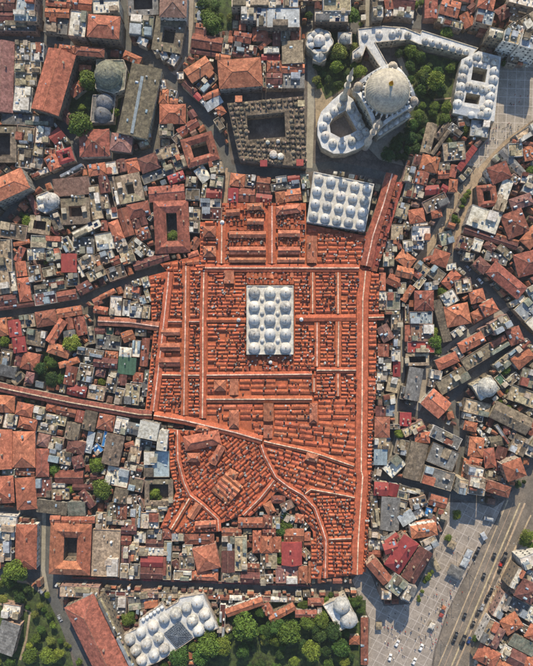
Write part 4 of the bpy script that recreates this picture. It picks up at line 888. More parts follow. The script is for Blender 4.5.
def madrasa():
    tt = lambda pts: [(393 + x * TS, y * TS) for x, y in pts]; h = 8.5
    outer = tt([(262,226),(326,194),(412,216),(400,330),(386,462),(228,430),(240,330)]); mark(outer)
    c1 = tt([(306,252),(360,264),(352,314),(298,304)]); c2 = tt([(280,352),(334,362),(326,398),(272,390)])
    P = wpoly(outer, h); c = centroid(P)
    t = thing('domed_school', 'white domed school round two square courts beside gridded square', 'school', (c[0], c[1], 0)); org = t.location
    mb = MB(org); mb.prism(P, 0, h, top=False); mb.build('wall', M_STONE, t)
    holes = [wpoly(c1, h), wpoly(c2, h)]
    for hp in holes: mb = MB(org); mb.prism(list(reversed(hp)), .02, h, top=False); mb.build('court_wall', M_STONE, t)
    bm = bmesh.new(); ed = []
    for r_ in [P] + holes:
        vv = [bm.verts.new((x - org[0], y - org[1], h)) for x, y in r_]; ed += [bm.edges.new((vv[i], vv[(i + 1) % len(vv)])) for i in range(len(vv))]
    bmesh.ops.triangle_fill(bm, use_beauty=True, use_dissolve=False, edges=ed); bm.normal_update()
    for f in bm.faces:
        if f.normal.z < 0: f.normal_flip()
    me = bpy.data.meshes.new('roof'); bm.to_mesh(me); bm.free(); me.materials.append(M_LEAD); o = bpy.data.objects.new('roof', me); COL.objects.link(o); o.parent = t
    for x, y, r in ((272,262,18),(266,296,18),(260,330,18),(254,362,18),(248,394,18),(290,232,16),(322,214,16),(356,222,16),(388,236,16),(388,270,18),(384,302,18),(316,238,9),(334,242,9),(352,246,9),
                    (290,326,15),(316,332,15),(342,338,15),(362,346,15),(376,336,16),(372,366,18),(366,396,18),(360,426,18),(344,412,12),(336,436,14),(300,436,14)):
        p = W2(393 + x * TS, y * TS, h + 1); add_dome(t, p[0], p[1], h - .05, r * TS * S * .95, .66, .25, fin=r > 14)
    # sloped lead porch on the lower edge
    mb = MB(org); q = wpoly(tt([(240,402),(330,420),(326,452),(232,430)]), h); n = len(q)
    mb.add([(*q[0], h + .1), (*q[1], h + .1), (*q[2], h + 1.6), (*q[3], h + 1.6), (*q[0], h - .1), (*q[1], h - .1), (*q[2], h - .1), (*q[3], h - .1)], [(0, 1, 2, 3), (4, 5, 1, 0), (5, 6, 2, 1), (6, 7, 3, 2), (7, 4, 0, 3)]); mb.build('porch_roof', M_LEAD, t)
madrasa()
# bath and tombs elsewhere
z5 = lambda pts: [(60 + x / 3.331, 580 + y / 3.331) for x, y in pts]
bath = simple_domed('domed_bath', 'large pale bathhouse of many lead domes round a glass-roofed court', 'bathhouse', z5([(202,186),(262,158),(262,132),(342,76),(352,96),(392,72),(398,58),(478,44),(530,160),(446,194),(380,240),(330,272),(262,300),(232,262)]), 8,
    [(60 + x / 3.331, 580 + y / 3.331, r / 3.331 * 1.06) for x, y, r in ((230,200,18),(268,177,16),(250,236,18),(286,214,17),(270,268,17),(312,250,17),(327,195,17),(346,231,17),(309,156,17),(346,131,17),(385,114,19),(421,95,16),(457,75,19),(481,115,18),(440,136,18),(497,150,17),(461,170,18))])
def glass_court(t, poly, h):
    org = t.location; P = wpoly(poly, h); c = centroid(P); top = (c[0], c[1], h + 2.2)
    mb = MB(org)
    for i in range(4): mb.add([(*P[i], h), (*P[(i + 1) % 4], h), top], [(0, 1, 2)])
    mb.build('glass_roof', mat('roof_glass', srgb('#3f4a52'), rough=.25, patch=.3), t)
    mf = MB(org)
    for i in range(4):
        a, b = Vector((*P[i], h)), Vector((*P[(i + 1) % 4], h)); tp = Vector(top)
        mf.tube(a, b, .2, 4); mf.tube(a, tp, .16, 4)
        for k in range(1, 6):
            mf.tube(a.lerp(b, k / 6), tp.lerp(a, .0) if k == 3 else (a.lerp(b, k / 6)).lerp(tp, 1 - abs(k / 3 - 1)) , .11, 4)
            mf.tube(a.lerp(tp, k / 6), b.lerp(tp, k / 6), .11, 4)
    mf.build('glazing_bar', mat('glazing_bar', srgb('#7d868b')), t, stuff=True)
glass_court(bath, z5([(346,178),(398,136),(442,188),(388,226)]), 8.4)
mv = MB(bath.location)
for k in range(6):
    p = W2(60 + (276 + k * 12.5) / 3.331, 580 + (134 - k * 8.2) / 3.331, 9); mv.lathe((p[0], p[1], 7.6), [(1.25, 0), (1.25, .9), (.9, 1.4), (.2, 1.7)], 8)
mv.build('lantern', M_LITE, bath)
simple_domed('twin_domed_bath', 'white square bathhouse with two large lead domes among trees', 'bathhouse', t3(260,526,[(240,302),(326,262),(376,366),(302,402)]), 8, [(260 + 312 * TS, 526 + 306 * TS, 8.2), (260 + 339 * TS, 526 + 359 * TS, 8.4)], roof=M_LITE)
ob = simple_domed('old_domed_bath', 'old bathhouse with one large weathered lead dome in walled garden', 'bathhouse', t3(0,0,[(366,226),(470,226),(482,262),(474,340),(430,356),(362,336)]), 10, [(410 * TS, 280 * TS, 13.2)], m=M_LEADM, key='warm', roof=ROOF['n'][0])
simple_domed('old_domed_annex', 'low annex with two grey domes behind the old bathhouse', 'bathhouse', t3(0,0,[(352,360),(440,360),(430,462),(342,466)]), 7, [(398 * TS, 388 * TS, 8.6), (388 * TS, 434 * TS, 8.2)], m=mat('lead_dark', srgb('#77787a')), key='dark', roof=ROOF['k'][0])
simple_domed('prayer_house', 'little prayer house with one main dome and two small domes', 'prayer house', t3(0,130,[(136,250),(180,232),(226,258),(222,296),(170,318),(142,304)]), 8, [(192 * TS, 130 + 268 * TS, 7.9), (150 * TS, 130 + 264 * TS, 3.4), (156 * TS, 130 + 296 * TS, 3.4)], roof=M_LITE)
simple_domed('domed_tomb', 'square white tomb under one broad pale dome by the curved terrace', 'tomb', t3(393,260,[(300,478),(374,440),(408,490),(336,536)]), 9, [(393 + 362 * TS, 260 + 486 * TS, 9.4)], roof=M_LITE)
t = building('g', 's', 10.5, 147, 66, 132, 136, 31, label='very long grey-brown hangar roof with a glazed strip along its ridge', name='hangar', cat='hangar', pitch=.1, bits=['skylight'] * 3 + ['air_conditioner'] * 2)
a_, b_ = Vector(W(142.2, 76, 12)), Vector(W(131.6, 133, 12)); mb = MB(t.location); mb.box(((a_.x + b_.x) / 2, (a_.y + b_.y) / 2, 11.1), (b_ - a_).length, 1.9, .75, math.atan2(b_.y - a_.y, b_.x - a_.x)); mb.build('ridge_glazing', ROOF['v'][0], t)
p_dom = W2(35 * TS, 526 + 345 * TS, 9)
# inn of many tiny domes
INNCH = unit(lambda b: (b.box((0, 0, -.2), .9, 1.1, 1.9), b.box((0, 0, 1.7), 1.15, 1.35, .2)), 'chimney', mat('sooty_brick', srgb('#3f3a35'), rnd=.3))
def tiny_inn():
    z = lambda x, y: (220 + x * 95 / 533, 80 + y * 95 / 533); h = 9.0
    o_ = [z(40,130), z(470,90), z(486,490), z(110,450)]; i_ = [z(150,200), z(362,180), z(368,318), z(158,336)]
    mark([(222,88),(307,88),(307,168),(232,166)])
    P = wpoly(o_, h); Q = wpoly(i_, h); c = centroid(P); t = thing('inn_of_tiny_domes', 'old brown inn with rows of tiny domes round a dark court', 'inn', (c[0], c[1], 0)); org = t.location
    mb = MB(org); mb.prism(P, 0, h, top=False); mb.build('wall', WALLM[4], t)
    mb = MB(org); mb.prism(list(reversed(Q)), .02, h, top=False); mb.build('court_wall', WALLM[4], t)
    mg = MB(org); windows(mg, P, 1, h); windows(mg, list(reversed(Q)), 1, h); mg.build('window', M_GLASS, t, stuff=True)
    bm = bmesh.new(); ed = []
    for r_ in (P, Q):
        vv = [bm.verts.new((x - org[0], y - org[1], h)) for x, y in r_]; ed += [bm.edges.new((vv[i], vv[(i + 1) % 4])) for i in range(4)]
    bmesh.ops.triangle_fill(bm, use_beauty=True, use_dissolve=False, edges=ed); bm.normal_update()
    for f in bm.faces:
        if f.normal.z < 0: f.normal_flip()
    me = bpy.data.meshes.new('roof'); bm.to_mesh(me); bm.free(); m = mat('inn_roof', srgb('#78695a'), var=.35, col2=srgb('#544a3f'), rnd=.2); me.materials.append(m); o = bpy.data.objects.new('roof', me); COL.objects.link(o); o.parent = t
    md = mat('inn_dome', srgb('#807260'), var=.25, col2=srgb('#5d5346'), rnd=.35)
    for j in range(13):
        for i in range(14):
            x, y = bil(o_, (i + .5) / 14, (j + .5) / 13)
            if in_poly([z(142,186), z(372,168), z(378,330), z(150,346)], np.array([x]), np.array([y]))[0]: continue
            if 0.62 < (i + .5) / 14 < .8 and j > 9.5: continue
            x += random.uniform(-.5, .5); y += random.uniform(-.5, .5); p = W2(x, y, h)
            add_dome(t, p[0], p[1], h - .05, random.uniform(.8, 1.55), random.uniform(.5, .75), .3, md, 'inn', 8, fin=False)
            if random.random() < .8: inst('chimney', random.choice((U['chimney'], INNCH, INNCH)), t, (p[0] + 1.4 - org[0], p[1] + random.uniform(-1.2, 1.2) - org[1], h - .1), 0, (1, 1, .8))
    for x, y, s_ in ((300,420,6), (340,430,5), (268,352,3), (326,346,3)):
        p = W2(*z(x, y), h); mb = MB(org); mb.lathe((p[0], p[1], h), [(s_ * .45, 0), (s_ * .45, 1.2), (s_ * .3, 2), (.1, 2.4)], 8); mb.build('plastered_dome', ROOF['w'][0], t)
    for x, y, cc in ((245,470,'c'), (448,466,'c'), (105,110,'o'), (455,135,'b')):
        p = W2(*z(x, y), h); mb = MB(org); mb.box((p[0], p[1], h - .1), 4.5, 4, 1.6); mb.build('roof_shed', ROOF[cc][0], t)
tiny_inn()

# ---------------------------------------------------------------- the covered market
BST = [  # ridge line in photo pixels, width, has pale walkway, material, label
 ([(392,174),(383,205),(373,235),(366,266)], 12, 1, 'm', 'maroon covered street running beside the twenty-domed hall'),
 ([(365.4,271),(362.5,300),(362,390),(361,470),(362.5,476),(358,540),(357,574)], 11.5, 1, 't', 'longest and widest covered street, along one whole edge of the market'),
 ([(205,268),(359,268)], 8, 1, 't', 'covered street with pale ridge touching the mosque side of the fifteen-domed hall'),
 ([(204,272.4),(203,321),(203,375),(202.5,418)], 7, 1, 't', 'straight covered street two rows from the fifteen-domed hall, market-arm side'),
 ([(186,266),(185.5,321),(184.5,375),(184,415)], 7, 1, 't', 'straight covered street between two rows of little shop gables, market-arm side'),
 ([(169,272),(168,285),(164,322),(158,375),(153.5,411)], 8, 1, 't', 'slightly bent covered street at the market edge near the beige rooftop cluster'),
 ([(168,321.5),(182,321.5)], 5, 1, 't', 'short covered cross street joining the bent edge street'),
 ([(189,321.5),(199.5,321.5)], 5, 1, 't', 'very short covered cross street between two parallel arm-side streets'),
 ([(206.6,320),(246,320)], 5, 0, 't', 'plain ridged roof joining the parallel streets to the fifteen-domed hall'),
 ([(162,374.5),(181,375)], 6, 1, 't', 'short covered street crossing beside the three large cross roofs'),
 ([(188,375),(199.4,375)], 6, 1, 't', 'tiny covered crossing between the parallel arm-side streets, bath end'),
 ([(206.6,375),(312,374)], 6, 1, 't', 'covered street with pale ridge touching the bath side of the fifteen-domed hall'),
 ([(316.5,370),(356,370)], 6, 1, 't', 'covered street meeting the widest street from the fifteen-domed hall'),
 ([(206.4,399),(312,399)], 7, 1, 't', 'covered street second from the fifteen-domed hall, bath side'),
 ([(312.6,272.5),(312.6,313)], 5, 1, 't', 'covered street between fifteen-domed hall and widest street, mosque-end stretch'),
 ([(317,322.4),(317,366.5)], 5, 1, 't', 'covered street between fifteen-domed hall and widest street, bath-end stretch'),
 ([(314,378),(314,392)], 4.5, 1, 't', 'shortest walkway-topped covered street among chimneys on the bath side of the fifteen domes'),
 ([(338,272.5),(338,313.6)], 6, 1, 't', 'covered street next to the widest street, mosque-end stretch'),
 ([(338.5,321.5),(338,366.5)], 6, 1, 't', 'covered street next to the widest street, bath-end stretch'),
 ([(338,373.6),(338,396)], 5, 1, 't', 'stub of covered street among shop gables near the widest street'),
 ([(296,318),(356,317.5)], 7, 0, 't', 'plain ridged roof joining the fifteen-domed hall to the widest street'),
 ([(368.4,317.5),(384,317)], 6, 1, 't', 'short covered branch leaving the widest street outward'),
 ([(272,206),(272,263.6)], 8, 1, 't', 'covered street running up towards the inn of tiny domes'),
 ([(222,221),(221.5,263.6)], 8, 1, 't', 'covered street ending at a small round lantern by the pale lane'),
 ([(154,415),(184,420),(235,432),(262,440)], 9, 1, 't', 'slanting covered street bounding the slanted shop gables, broad and pale-ridged'),
 ([(264,441),(305,450),(322,455),(354,466)], 5.5, 1, 't', 'slanting covered street falling towards the widest street'),
 ([(177.5,430),(178,460),(184,482),(190,495),(203,505),(218,519),(219,531)], 5, 1, 't', 'winding covered street round the diagonal shop gables on the market-arm side'),
 ([(189.5,498),(171,529)], 6, 1, 't', 'slanting covered spur leaving the winding street of diagonal gables'),
 ([(261,444.5),(265,456),(276,477),(289,487),(303,495),(315,508),(323,530),(326,540),(325,578)], 5, 1, 't', 'long curving covered street sweeping down to the gate by the square'),
 ([(274.4,480),(260,498),(243,515)], 5, 1, 't', 'slanting covered street between the diagonal shop gables'),
 ([(305,493.6),(311,489),(344,495),(354.8,497.4)], 4.5, 1, 't', 'thin covered street linking the curved street to the widest one'),
 ([(328.6,539),(351.6,538)], 5, 1, 't', 'short covered street near the market gate by the square'),
 ([(98,321),(130,322.4),(159,326.5)], 9, 1, 'r', 'covered market arm leaving near the beige inn'),
 ([(-30,380),(8,389),(70,402),(140,414.2),(152,414.6)], 9, 1, 'r', 'long red covered market arm running far out between the houses'),
]
SEGS = []
for pts, w, wk, mm, lb in BST:
    line_mark(pts, w + 1)
    SEGS += [(a, b, w) for a, b in zip(pts, pts[1:])]
BZM = {'t': M_BZ, 'm': M_BZM, 'r': ROOF['r'][0]}
ZE = 7.6
def covered_street(pts, w, walk, mm, label, idx):
    wpt = [Vector(W2(x, y, ZE)) for x, y in pts]; wid = w * S * (H - ZE) / H; ze = ZE + .013 * (idx % 7); rise = wid / 2 * (.34 if w > 10 else .42) + .02 * (idx % 5)
    c = sum(wpt, Vector((0, 0))) / len(wpt); t = thing('covered_street', label, 'market street', (c.x, c.y, 0)); org = t.location
    # extra points so long ridges waver a little
    P = []
    for a, b in zip(wpt, wpt[1:]):
        k = max(1, int((b - a).length / 7)); P += [a.lerp(b, i / k) for i in range(k)]
    P.append(wpt[-1]); N_ = []
    for i, p in enumerate(P):
        e = (P[min(i + 1, len(P) - 1)] - P[max(0, i - 1)]).normalized(); N_.append(Vector((-e.y, e.x)))
    mb = MB(org); V = []; F = []; zr = [rise + random.uniform(-.05, .05) for _ in P]
    for p, nn, r_ in zip(P, N_, zr):
        a, b = p + nn * wid / 2, p - nn * wid / 2; V += [(a.x, a.y, ze), (p.x, p.y, ze + r_), (b.x, b.y, ze), (a.x, a.y, ze - .25), (b.x, b.y, ze - .25)]
    for i in range(len(P) - 1):
        a, b = 5 * i, 5 * i + 5
        F += [(a, a + 1, b + 1, b), (a + 1, a + 2, b + 2, b + 1), (a + 3, a, b, b + 3), (a + 2, a + 4, b + 4, b + 2)]
    z = 5 * (len(P) - 1); F += [(0, 3, 4, 2, 1), (z, z + 1, z + 2, z + 4, z + 3)]
    mb.add(V, F); mb.build('roof', BZM[mm], t)
    mw = MB(org); V = []; F = []
    for p, nn in zip(P, N_):
        a, b = p + nn * (wid / 2 - .3), p - nn * (wid / 2 - .3); V += [(a.x, a.y, 0), (a.x, a.y, ze - .2), (b.x, b.y, 0), (b.x, b.y, ze - .2)]
    for i in range(len(P) - 1):
        a, b = 4 * i, 4 * i + 4; F += [(a, a + 1, b + 1, b), (a + 2, b + 2, b + 3, a + 3)]
    mw.add(V, F); mw.build('wall', M_STONE, t)
    if walk:
        ml = MB(org); V = []; F = []; hw = .34 if w > 5.6 else .28
        for p, nn, r_ in zip(P, N_, zr):
            a, b = p + nn * hw, p - nn * hw; zz = ze + r_ + .1
            V += [(a.x, a.y, zz), (b.x, b.y, zz), (a.x, a.y, zz - .4), (b.x, b.y, zz - .4)]
        for i in range(len(P) - 1):
            a, b = 4 * i, 4 * i + 4; F += [(a, a + 1, b + 1, b), (a + 2, a, b, b + 2), (a + 1, a + 3, b + 3, b + 1)]
        ml.add(V, F); ml.build('ridge_walkway', M_WALK, t)
for i, b in enumerate(BST): covered_street(*b, i)

HALLS = [  # larger tiled roofs that rise out of the shop gables: ridge ends, width, kind
 (229,270.5,229,283.5,10,'g'),(234,379,234,395,9,'g'),(214,385.5,226,385.5,11,'h'),(313.5,403,313.5,423,8,'h'),(268.5,403,268.5,421,10,'g'),(268,425,268,438,9,'g'),(306,456,318,459,8,'h'),
 (184,444,220,437,15,'h'),(187,457.5,200,457.5,9,'h'),(212,464,222,446,8,'g'),(228,472,237,477,9,'h'),(190,518,199,504,8,'g'),(195,525,216,523.5,7,'g'),(312,236,312,263,10,'g'),
 (203,231.5,216,231.5,11,'h'),(203,251.5,216,251.5,11,'h'),(226,213,240,212,7,'g'),(247,207,263,206,7,'h'),(276,211,301,208,9,'h'),(234,410,234,428,10,'h'),(196,427,210,429.5,8,'h'),
 (161,332,180,332,7,'g'),(160,347,180,347,8,'g'),(159,362,180,362,9,'g'),
 (247,221.5,264,221.5,6,'g'),(229,234.5,266,234.5,7,'g'),(229,250.5,266,250.5,8,'g'),(278,233.5,300,233.5,7,'g'),(278,250.5,300,250.5,8,'g'),(229,260,266,260,5,'g'),(277,260,305,260,5,'g'),
] + [(212 + k * 3.2, 489 - k * 3.8, 229 + k * 3.2, 503.5 - k * 3.8, 4.6, 'g') for k in range(5)]
for k, q in enumerate(HALLS):
    x1, y1, x2, y2, w, kd = q
    t = building(kd, 'o' if k % 3 == 0 else 't', 8.2 + .25 * (k % 5), x1, y1, x2, y2, w, name='market_roof_hall', cat='market hall', bits=['chimney'] * random.choice((0, 1, 2)), pitch=.5,
                 label='x')
    cands(t, f"{size_word(math.hypot(x2 - x1, y2 - y1), w)} {FORM[kd]} {'orange' if k % 3 == 0 else 'terracotta'} roof rising among shop gables", [], (x1 + x2) / 2, (y1 + y2) / 2)
EXC = [rect_px(q[0], q[1], q[2], q[3], q[4] + .6) for q in HALLS] + [[(245.5,284.5),(294.5,284.5),(294.5,355.5),(245.5,355.5)], [(312.6,170.5),(375.3,183),(366,232),(305.8,222.4)]]
EX2, EY2 = np.meshgrid(np.arange(140, 412, .4), np.arange(165, 592, .4)); EXM = np.zeros(EX2.shape, bool)
for e in EXC: EXM |= in_poly(e, EX2, EY2)
for a_, b_, w_ in SEGS: EXM |= in_poly(rect_px(*a_, *b_, w_ + .3), EX2, EY2)
def lut(m_, x, y):
    i, j = int((y - 165) / .4 + .5), int((x - 140) / .4 + .5)
    return 0 <= i < m_.shape[0] and 0 <= j < m_.shape[1] and m_[i, j]
UG = {}
for key, m in (('a', M_BZ), ('b', M_BZD), ('m', M_BZM), ('f', M_BZF), ('s', M_BZS)):
    b = MB(); b.add([(-.5, -.5, 0), (.5, -.5, 0), (.5, .5, 0), (-.5, .5, 0), (-.46, 0, 1), (.46, 0, 1), (-.5, -.5, -1), (.5, -.5, -1), (.5, .5, -1), (-.5, .5, -1)],
                    [(0, 1, 5, 4), (2, 3, 4, 5), (1, 2, 5), (3, 0, 4), (6, 7, 1, 0), (7, 8, 2, 1), (8, 9, 3, 2), (9, 6, 0, 3)])
    UG[key] = b.mesh('shop_roof', m)
BLOCKS = [
 ([(186,268),(203,268),(203,321),(186,321)],0,4.6,6,'mosque-end block of stacked shop gables between the two parallel arm-side streets'),
 ([(186,321),(203,321),(203,375),(186,375)],0,4.6,6,'middle block of stacked shop gables between the two parallel arm-side streets'),
 ([(184.5,375),(203,375),(202.5,419),(184,419)],0,4.6,6,'bath-end block of stacked shop gables between the two parallel arm-side streets'),
 ([(168,270),(186,268),(186,321),(164,321)],0,4.6,7,'mosque-end shop block beside the bent edge street, full of dark chimneys'),
 ([(164,321),(186,321),(184.5,375),(158,375)],0,5,9,'shop block with three large cross roofs beside the bent edge street'),
 ([(158,375),(184.5,375),(184,418),(153,414)],0,4.6,6,'bath-end shop block beside the bent edge street'),
 ([(203,268),(246,268),(246,320),(203,320)],0,4.7,9,'shop block with long low gables on the arm side of the fifteen-domed hall, mosque half'),
 ([(203,320),(246,320),(246,374),(203,374)],0,4.9,10,'shop block with long low gables on the arm side of the fifteen-domed hall, bath half'),
 ([(246,268),(294,268),(294,285),(246,285)],90,4.8,5.5,'strip of shop gables along the mosque side of the fifteen-domed hall'),
 ([(246,355),(294,355),(294,374),(246,374)],90,4.8,5.5,'strip of shop gables along the bath side of the fifteen-domed hall'),
 ([(203,375),(314,374),(314,399),(203,399)],0,6.2,13,'wide shop block in the second row from fifteen-domed hall, bath side'),
 ([(294,268),(312.6,268),(312.6,317),(294,317)],0,4.7,7,'shop block between fifteen-domed hall and first short street, mosque half'),
 ([(294,317),(317,317),(317,370),(294,374)],0,4.7,7,'shop block between fifteen-domed hall and first short street, bath half'),
 ([(312.6,268),(338,268),(338,317),(312.6,317)],0,4.7,7,'shop block between the two short streets near fifteen domes, mosque half'),
 ([(317,317),(338,317),(338,370),(317,370)],0,4.7,6,'shop block between the two short streets near fifteen domes, bath half'),
 ([(338,268),(365,268),(362,317),(338,317)],0,4.7,7,'mosque-end shop block against the inner side of the widest street'),
 ([(338,317),(362,317),(362,370),(338,370)],0,4.7,7,'middle shop block against the inner side of the widest street'),
 ([(365,270),(379,274),(379,317),(362,317)],0,4.8,7,'mosque-end shop block against the outer side of the widest street'),
 ([(362,317),(377,317),(376,400),(362,400)],0,5.4,7,'middle shop block against the outer side of the widest street'),
 ([(314,370),(362,370),(362,399),(314,399)],0,4.7,7,'shop block crowded with chimneys next to the widest street'),
 ([(203,399),(362,399),(361,420),(203,420)],0,6.5,15,'long shop block of low cross roofs beyond the second covered street'),
 ([(203,420),(361,420),(361,468),(320,454),(262,440),(235,432)],-7,6.2,13,'slanting shop block narrowing towards the big orange hall roof'),
 ([(200,222),(222,221),(222,268),(200,268)],0,5,8,'shop block of two hipped roofs at the market corner by the pale lane'),
 ([(222,203),(272,203),(272,268),(222,268)],90,4.6,4.5,'shop block with three long cross roofs and rows of chimneys beside the pale lane'),
 ([(272,203),(306,203),(306,222),(312,268),(272,268)],90,4.6,4.5,'shop block with cross roofs and rows of chimneys near the inn of tiny domes'),
 ([(306,224),(366,236),(363,268),(312,268)],0,5.5,9,'shop block tucked against the twenty-domed hall'),
 ([(177,430),(235,432),(262,440),(276,478),(243,515),(219,524),(190,495),(178,460)],41,4.8,7.5,'diagonal shop block of slanting gables inside the winding street'),
 ([(262,440),(305,450),(354,466),(361,475),(360,498),(311,489),(303,495),(276,477)],-17,5.4,8,'shop block of tilted gables between the curving and thin streets'),
 ([(303,495),(311,489),(360,498),(357,538),(326,539),(315,508)],2,4.6,6.5,'shop block of stacked gables behind the square-side gate block'),
 ([(311,540),(357,538),(357,575),(311,579)],0,4.5,6.5,'square-side gate block of stacked shop gables beside the square'),
 ([(361,400),(374,400),(372,470),(366,572),(357,572)],0,4.4,4.5,'narrow strip of small shop gables on the outer edge of the widest street'),
 ([(168,428),(178,430),(184,482),(191,496),(171,529),(160,528),(176,492),(170,470)],12,4.6,5,'ragged strip of shop gables on the outer side of the winding street'),
 ([(191,496),(218,519),(219,532),(170,533)],41,4.8,7,'small triangular shop block outside the winding street'),
 ([(276,478),(303,495),(323,530),(325,560),(315,560),(313,532),(296,504),(271,487)],-35,4.6,5,'thin curved strip of shop gables inside the curving street'),
 ([(243,515),(276,478),(285,484),(262,506),(250,517)],41,4.8,6,'narrow strip of shop gables beside the slanting covered street'),
 ([(154,326),(164,322),(158,375),(153,414),(145,411)],8,4.6,6,'strip of small shop gables outside the bent edge street'),
 ([(149,276),(168,271),(164,322),(152,325)],8,4.6,6,'strip of small shop gables beside the beige rooftop cluster'),
 ([(160,264),(205,254),(205,268),(186,269),(168,272)],6,4.8,7,'small wedge of shop gables at the market tip near the tree-court inn'),
 ([(366,232),(376,232),(391,182),(404,182),(388,236),(377,272),(365,270)],72,5,6,'maroon shop gables lining the covered street by the twenty-domed hall'),
]
M_FLAT = M_BZ
for poly, ang, pitch, sl, lb in BLOCKS:
    mark(poly); zb = 5.9 + random.uniform(0, .25); P = wpoly(poly, zb); c = centroid(P); t = thing('shop_block', lb, 'market block', (c[0], c[1], 0)); org = t.location
    maroon = lb.startswith('maroon')
    mb = MB(org); mb.prism(P, 0, zb, top=False); mb.build('wall', M_STONE, t)
    bm = bmesh.new(); bm.faces.new([bm.verts.new((x - org[0], y - org[1], zb)) for x, y in P]); bmesh.ops.triangulate(bm, faces=bm.faces[:]); me = bpy.data.meshes.new('roof_deck'); bm.to_mesh(me); bm.free(); me.materials.append(M_BZM if maroon else M_FLAT)
    o = bpy.data.objects.new('roof_deck', me); COL.objects.link(o); o.parent = t
    a = -R(ang); ca, sa = math.cos(a), math.sin(a)           # picture y runs down
    q = [(x * ca + y * sa, -x * sa + y * ca) for x, y in poly]; lo = min(p[1] for p in q); hi = max(p[1] for p in q); xl = min(p[0] for p in q); xh = max(p[0] for p in q)
    INM = in_poly(poly, EX2, EY2) & ~EXM
    def ok(u, v): return lut(INM, u * ca - v * sa, u * sa + v * ca)
    vents = MB(org); acs = MB(org); huts = MB(org)
    nrow = max(1, int((hi - lo) / pitch / .77)); pr = (hi - lo) / nrow
    for r_ in range(nrow):
        v = lo + (r_ + .5) * pr; u = xl; run = []
        while u <= xh + .6:
            good = ok(u, v) and ok(u, v - pr * .34) and ok(u, v + pr * .34)
            if good: run.append(u)
            if (not good or u + .6 > xh + .6) and run:
                a0, a1 = run[0], run[-1]; run = []
                x = a0 + random.uniform(0, .6)
                while a1 - x > 1.8:
                    L = min(a1 - x, sl * random.uniform(.65, 1.1))
                    if a1 - x - L < 2: L = a1 - x
                    um = x + L / 2; vv = v + random.uniform(-.25, .25); cx, cy = um * ca - vv * sa, um * sa + vv * ca
                    ze = 6.7 + random.uniform(-.15, .5); p = W2(cx, cy, ze); k = S * (H - ze) / H; w = pr * k * random.uniform(.82, .97)
                    if random.random() < .92:
                        inst('shop_roof', UG['m' if maroon else random.choice('aaabbbaabbaf')], t, (p[0] - org[0], p[1] - org[1], ze), -a + random.gauss(0, .02), (L * k, w, random.uniform(.45, .75)))
                    x += L + random.uniform(.5, 1.7)
                    # vents and coolers in the gap and along the valley
                    for _ in range(random.choice((0, 1, 1, 2, 2))):
                        uu = x - .6 + random.uniform(-L * .8 if random.random() < .45 else -.4, .3); v2 = v + pr * random.uniform(-.5, .5); p = W2(uu * ca - v2 * sa, uu * sa + v2 * ca, 7); s_ = random.uniform(.8, 1.25)
                        if random.random() < .62:
                            vents.box((p[0], p[1], zb - .1), .75 * s_, .75 * s_, 2.2 * s_, random.random()); vents.lathe((p[0], p[1], zb + 2.05 * s_), [(.3, 0), (.3, .4), (.55, .5), (.1, .8)], 6)
                        else:
                            acs.box((p[0], p[1], zb + .1), 1.0 * s_, .8 * s_, 1.3 * s_, random.random()); acs.lathe((p[0], p[1], zb + 1.35 * s_), [(.3, 0), (.3, .1), (.1, .14)], 6)
            u += .6
    vents.build('chimney', mat('soot_brick', srgb('#6b5148'), rnd=.3), t, stuff=True); acs.build('air_conditioner', mat('cooler', srgb('#aaa9a3'), rnd=.3), t, stuff=True)
# white ball lantern roofs on the market
for x, y, r in ((238.5,320,2.4),(301.5,319.5,2.4),(270.5,362.5,2.2),(222,222,2.6)):
    p = W2(x, y, 10); l1, _ = near(x, y); t = thing('roof_lantern', f"round white lantern on the covered market, {['on the market-arm side of the fifteen domes','on the widest-street side of the fifteen domes','on the bath side of the fifteen domes','at the pale lane'][[238.5,301.5,270.5,222].index(x)]}", 'lantern', (p[0], p[1], 5.9))
    mb = MB(t.location); mb.lathe((p[0], p[1], 5.8), [(r * .5, 0), (r * .5, 2.6), (r * .56, 2.7), (r * .46, 3.2), (r * .25, 3.7), (.1, 3.9)], 14); mb.build('drum', M_LITE, t)
    mb = MB(t.location); mb.lathe((p[0], p[1], 9.6), [(.2, 0), (.25, .3), (.08, .6), (.03, 1.0)], 8); mb.build('finial', M_GOLD, t)

STSEG = [(a, b) for pts, w, s in STREETS for a, b in zip(pts, pts[1:])] + [((98,321),(160,327)), ((-30,380),(140,416)), ((160,327),(152,410)), ((376,272),(374,470)), ((372,470),(366,575)), ((432,660),(478,555)), ((478,650),(530,550))]
SA = np.array([s[0] for s in STSEG], float); SB = np.array([s[1] for s in STSEG], float)
def street_angle(x, y):
    p = np.array((x, y)); d_ = SB - SA; u = np.clip(((p - SA) * d_).sum(1) / (d_ ** 2).sum(1), 0, 1); q = SA + d_ * u[:, None]; k = int(np.argmin(((q - p) ** 2).sum(1))); return math.atan2(d_[k][1], d_[k][0])
GMASK = np.zeros(MK.shape, bool)
for gp in GARDENS: GMASK |= in_poly(gp)
# ---------------------------------------------------------------- ordinary buildings, then trees, then the small houses that fill the blocks
for x1, y1, x2, y2, w, h, c, lb in ((489,31.5,503,35,11,17,'w','white apartment tower, shortest of three facing the gridded square'), (504.5,35,520,39,12,20,'b','beige apartment tower, middle one of three facing the gridded square'), (521.5,39.3,545,45.5,13,22.5,'y','pale grey apartment tower, tallest of three facing the gridded square')):
    building('f', c, h, x1, y1, x2, y2, w, label=lb, name='apartment_tower', cat='apartment block')
read_tiles()
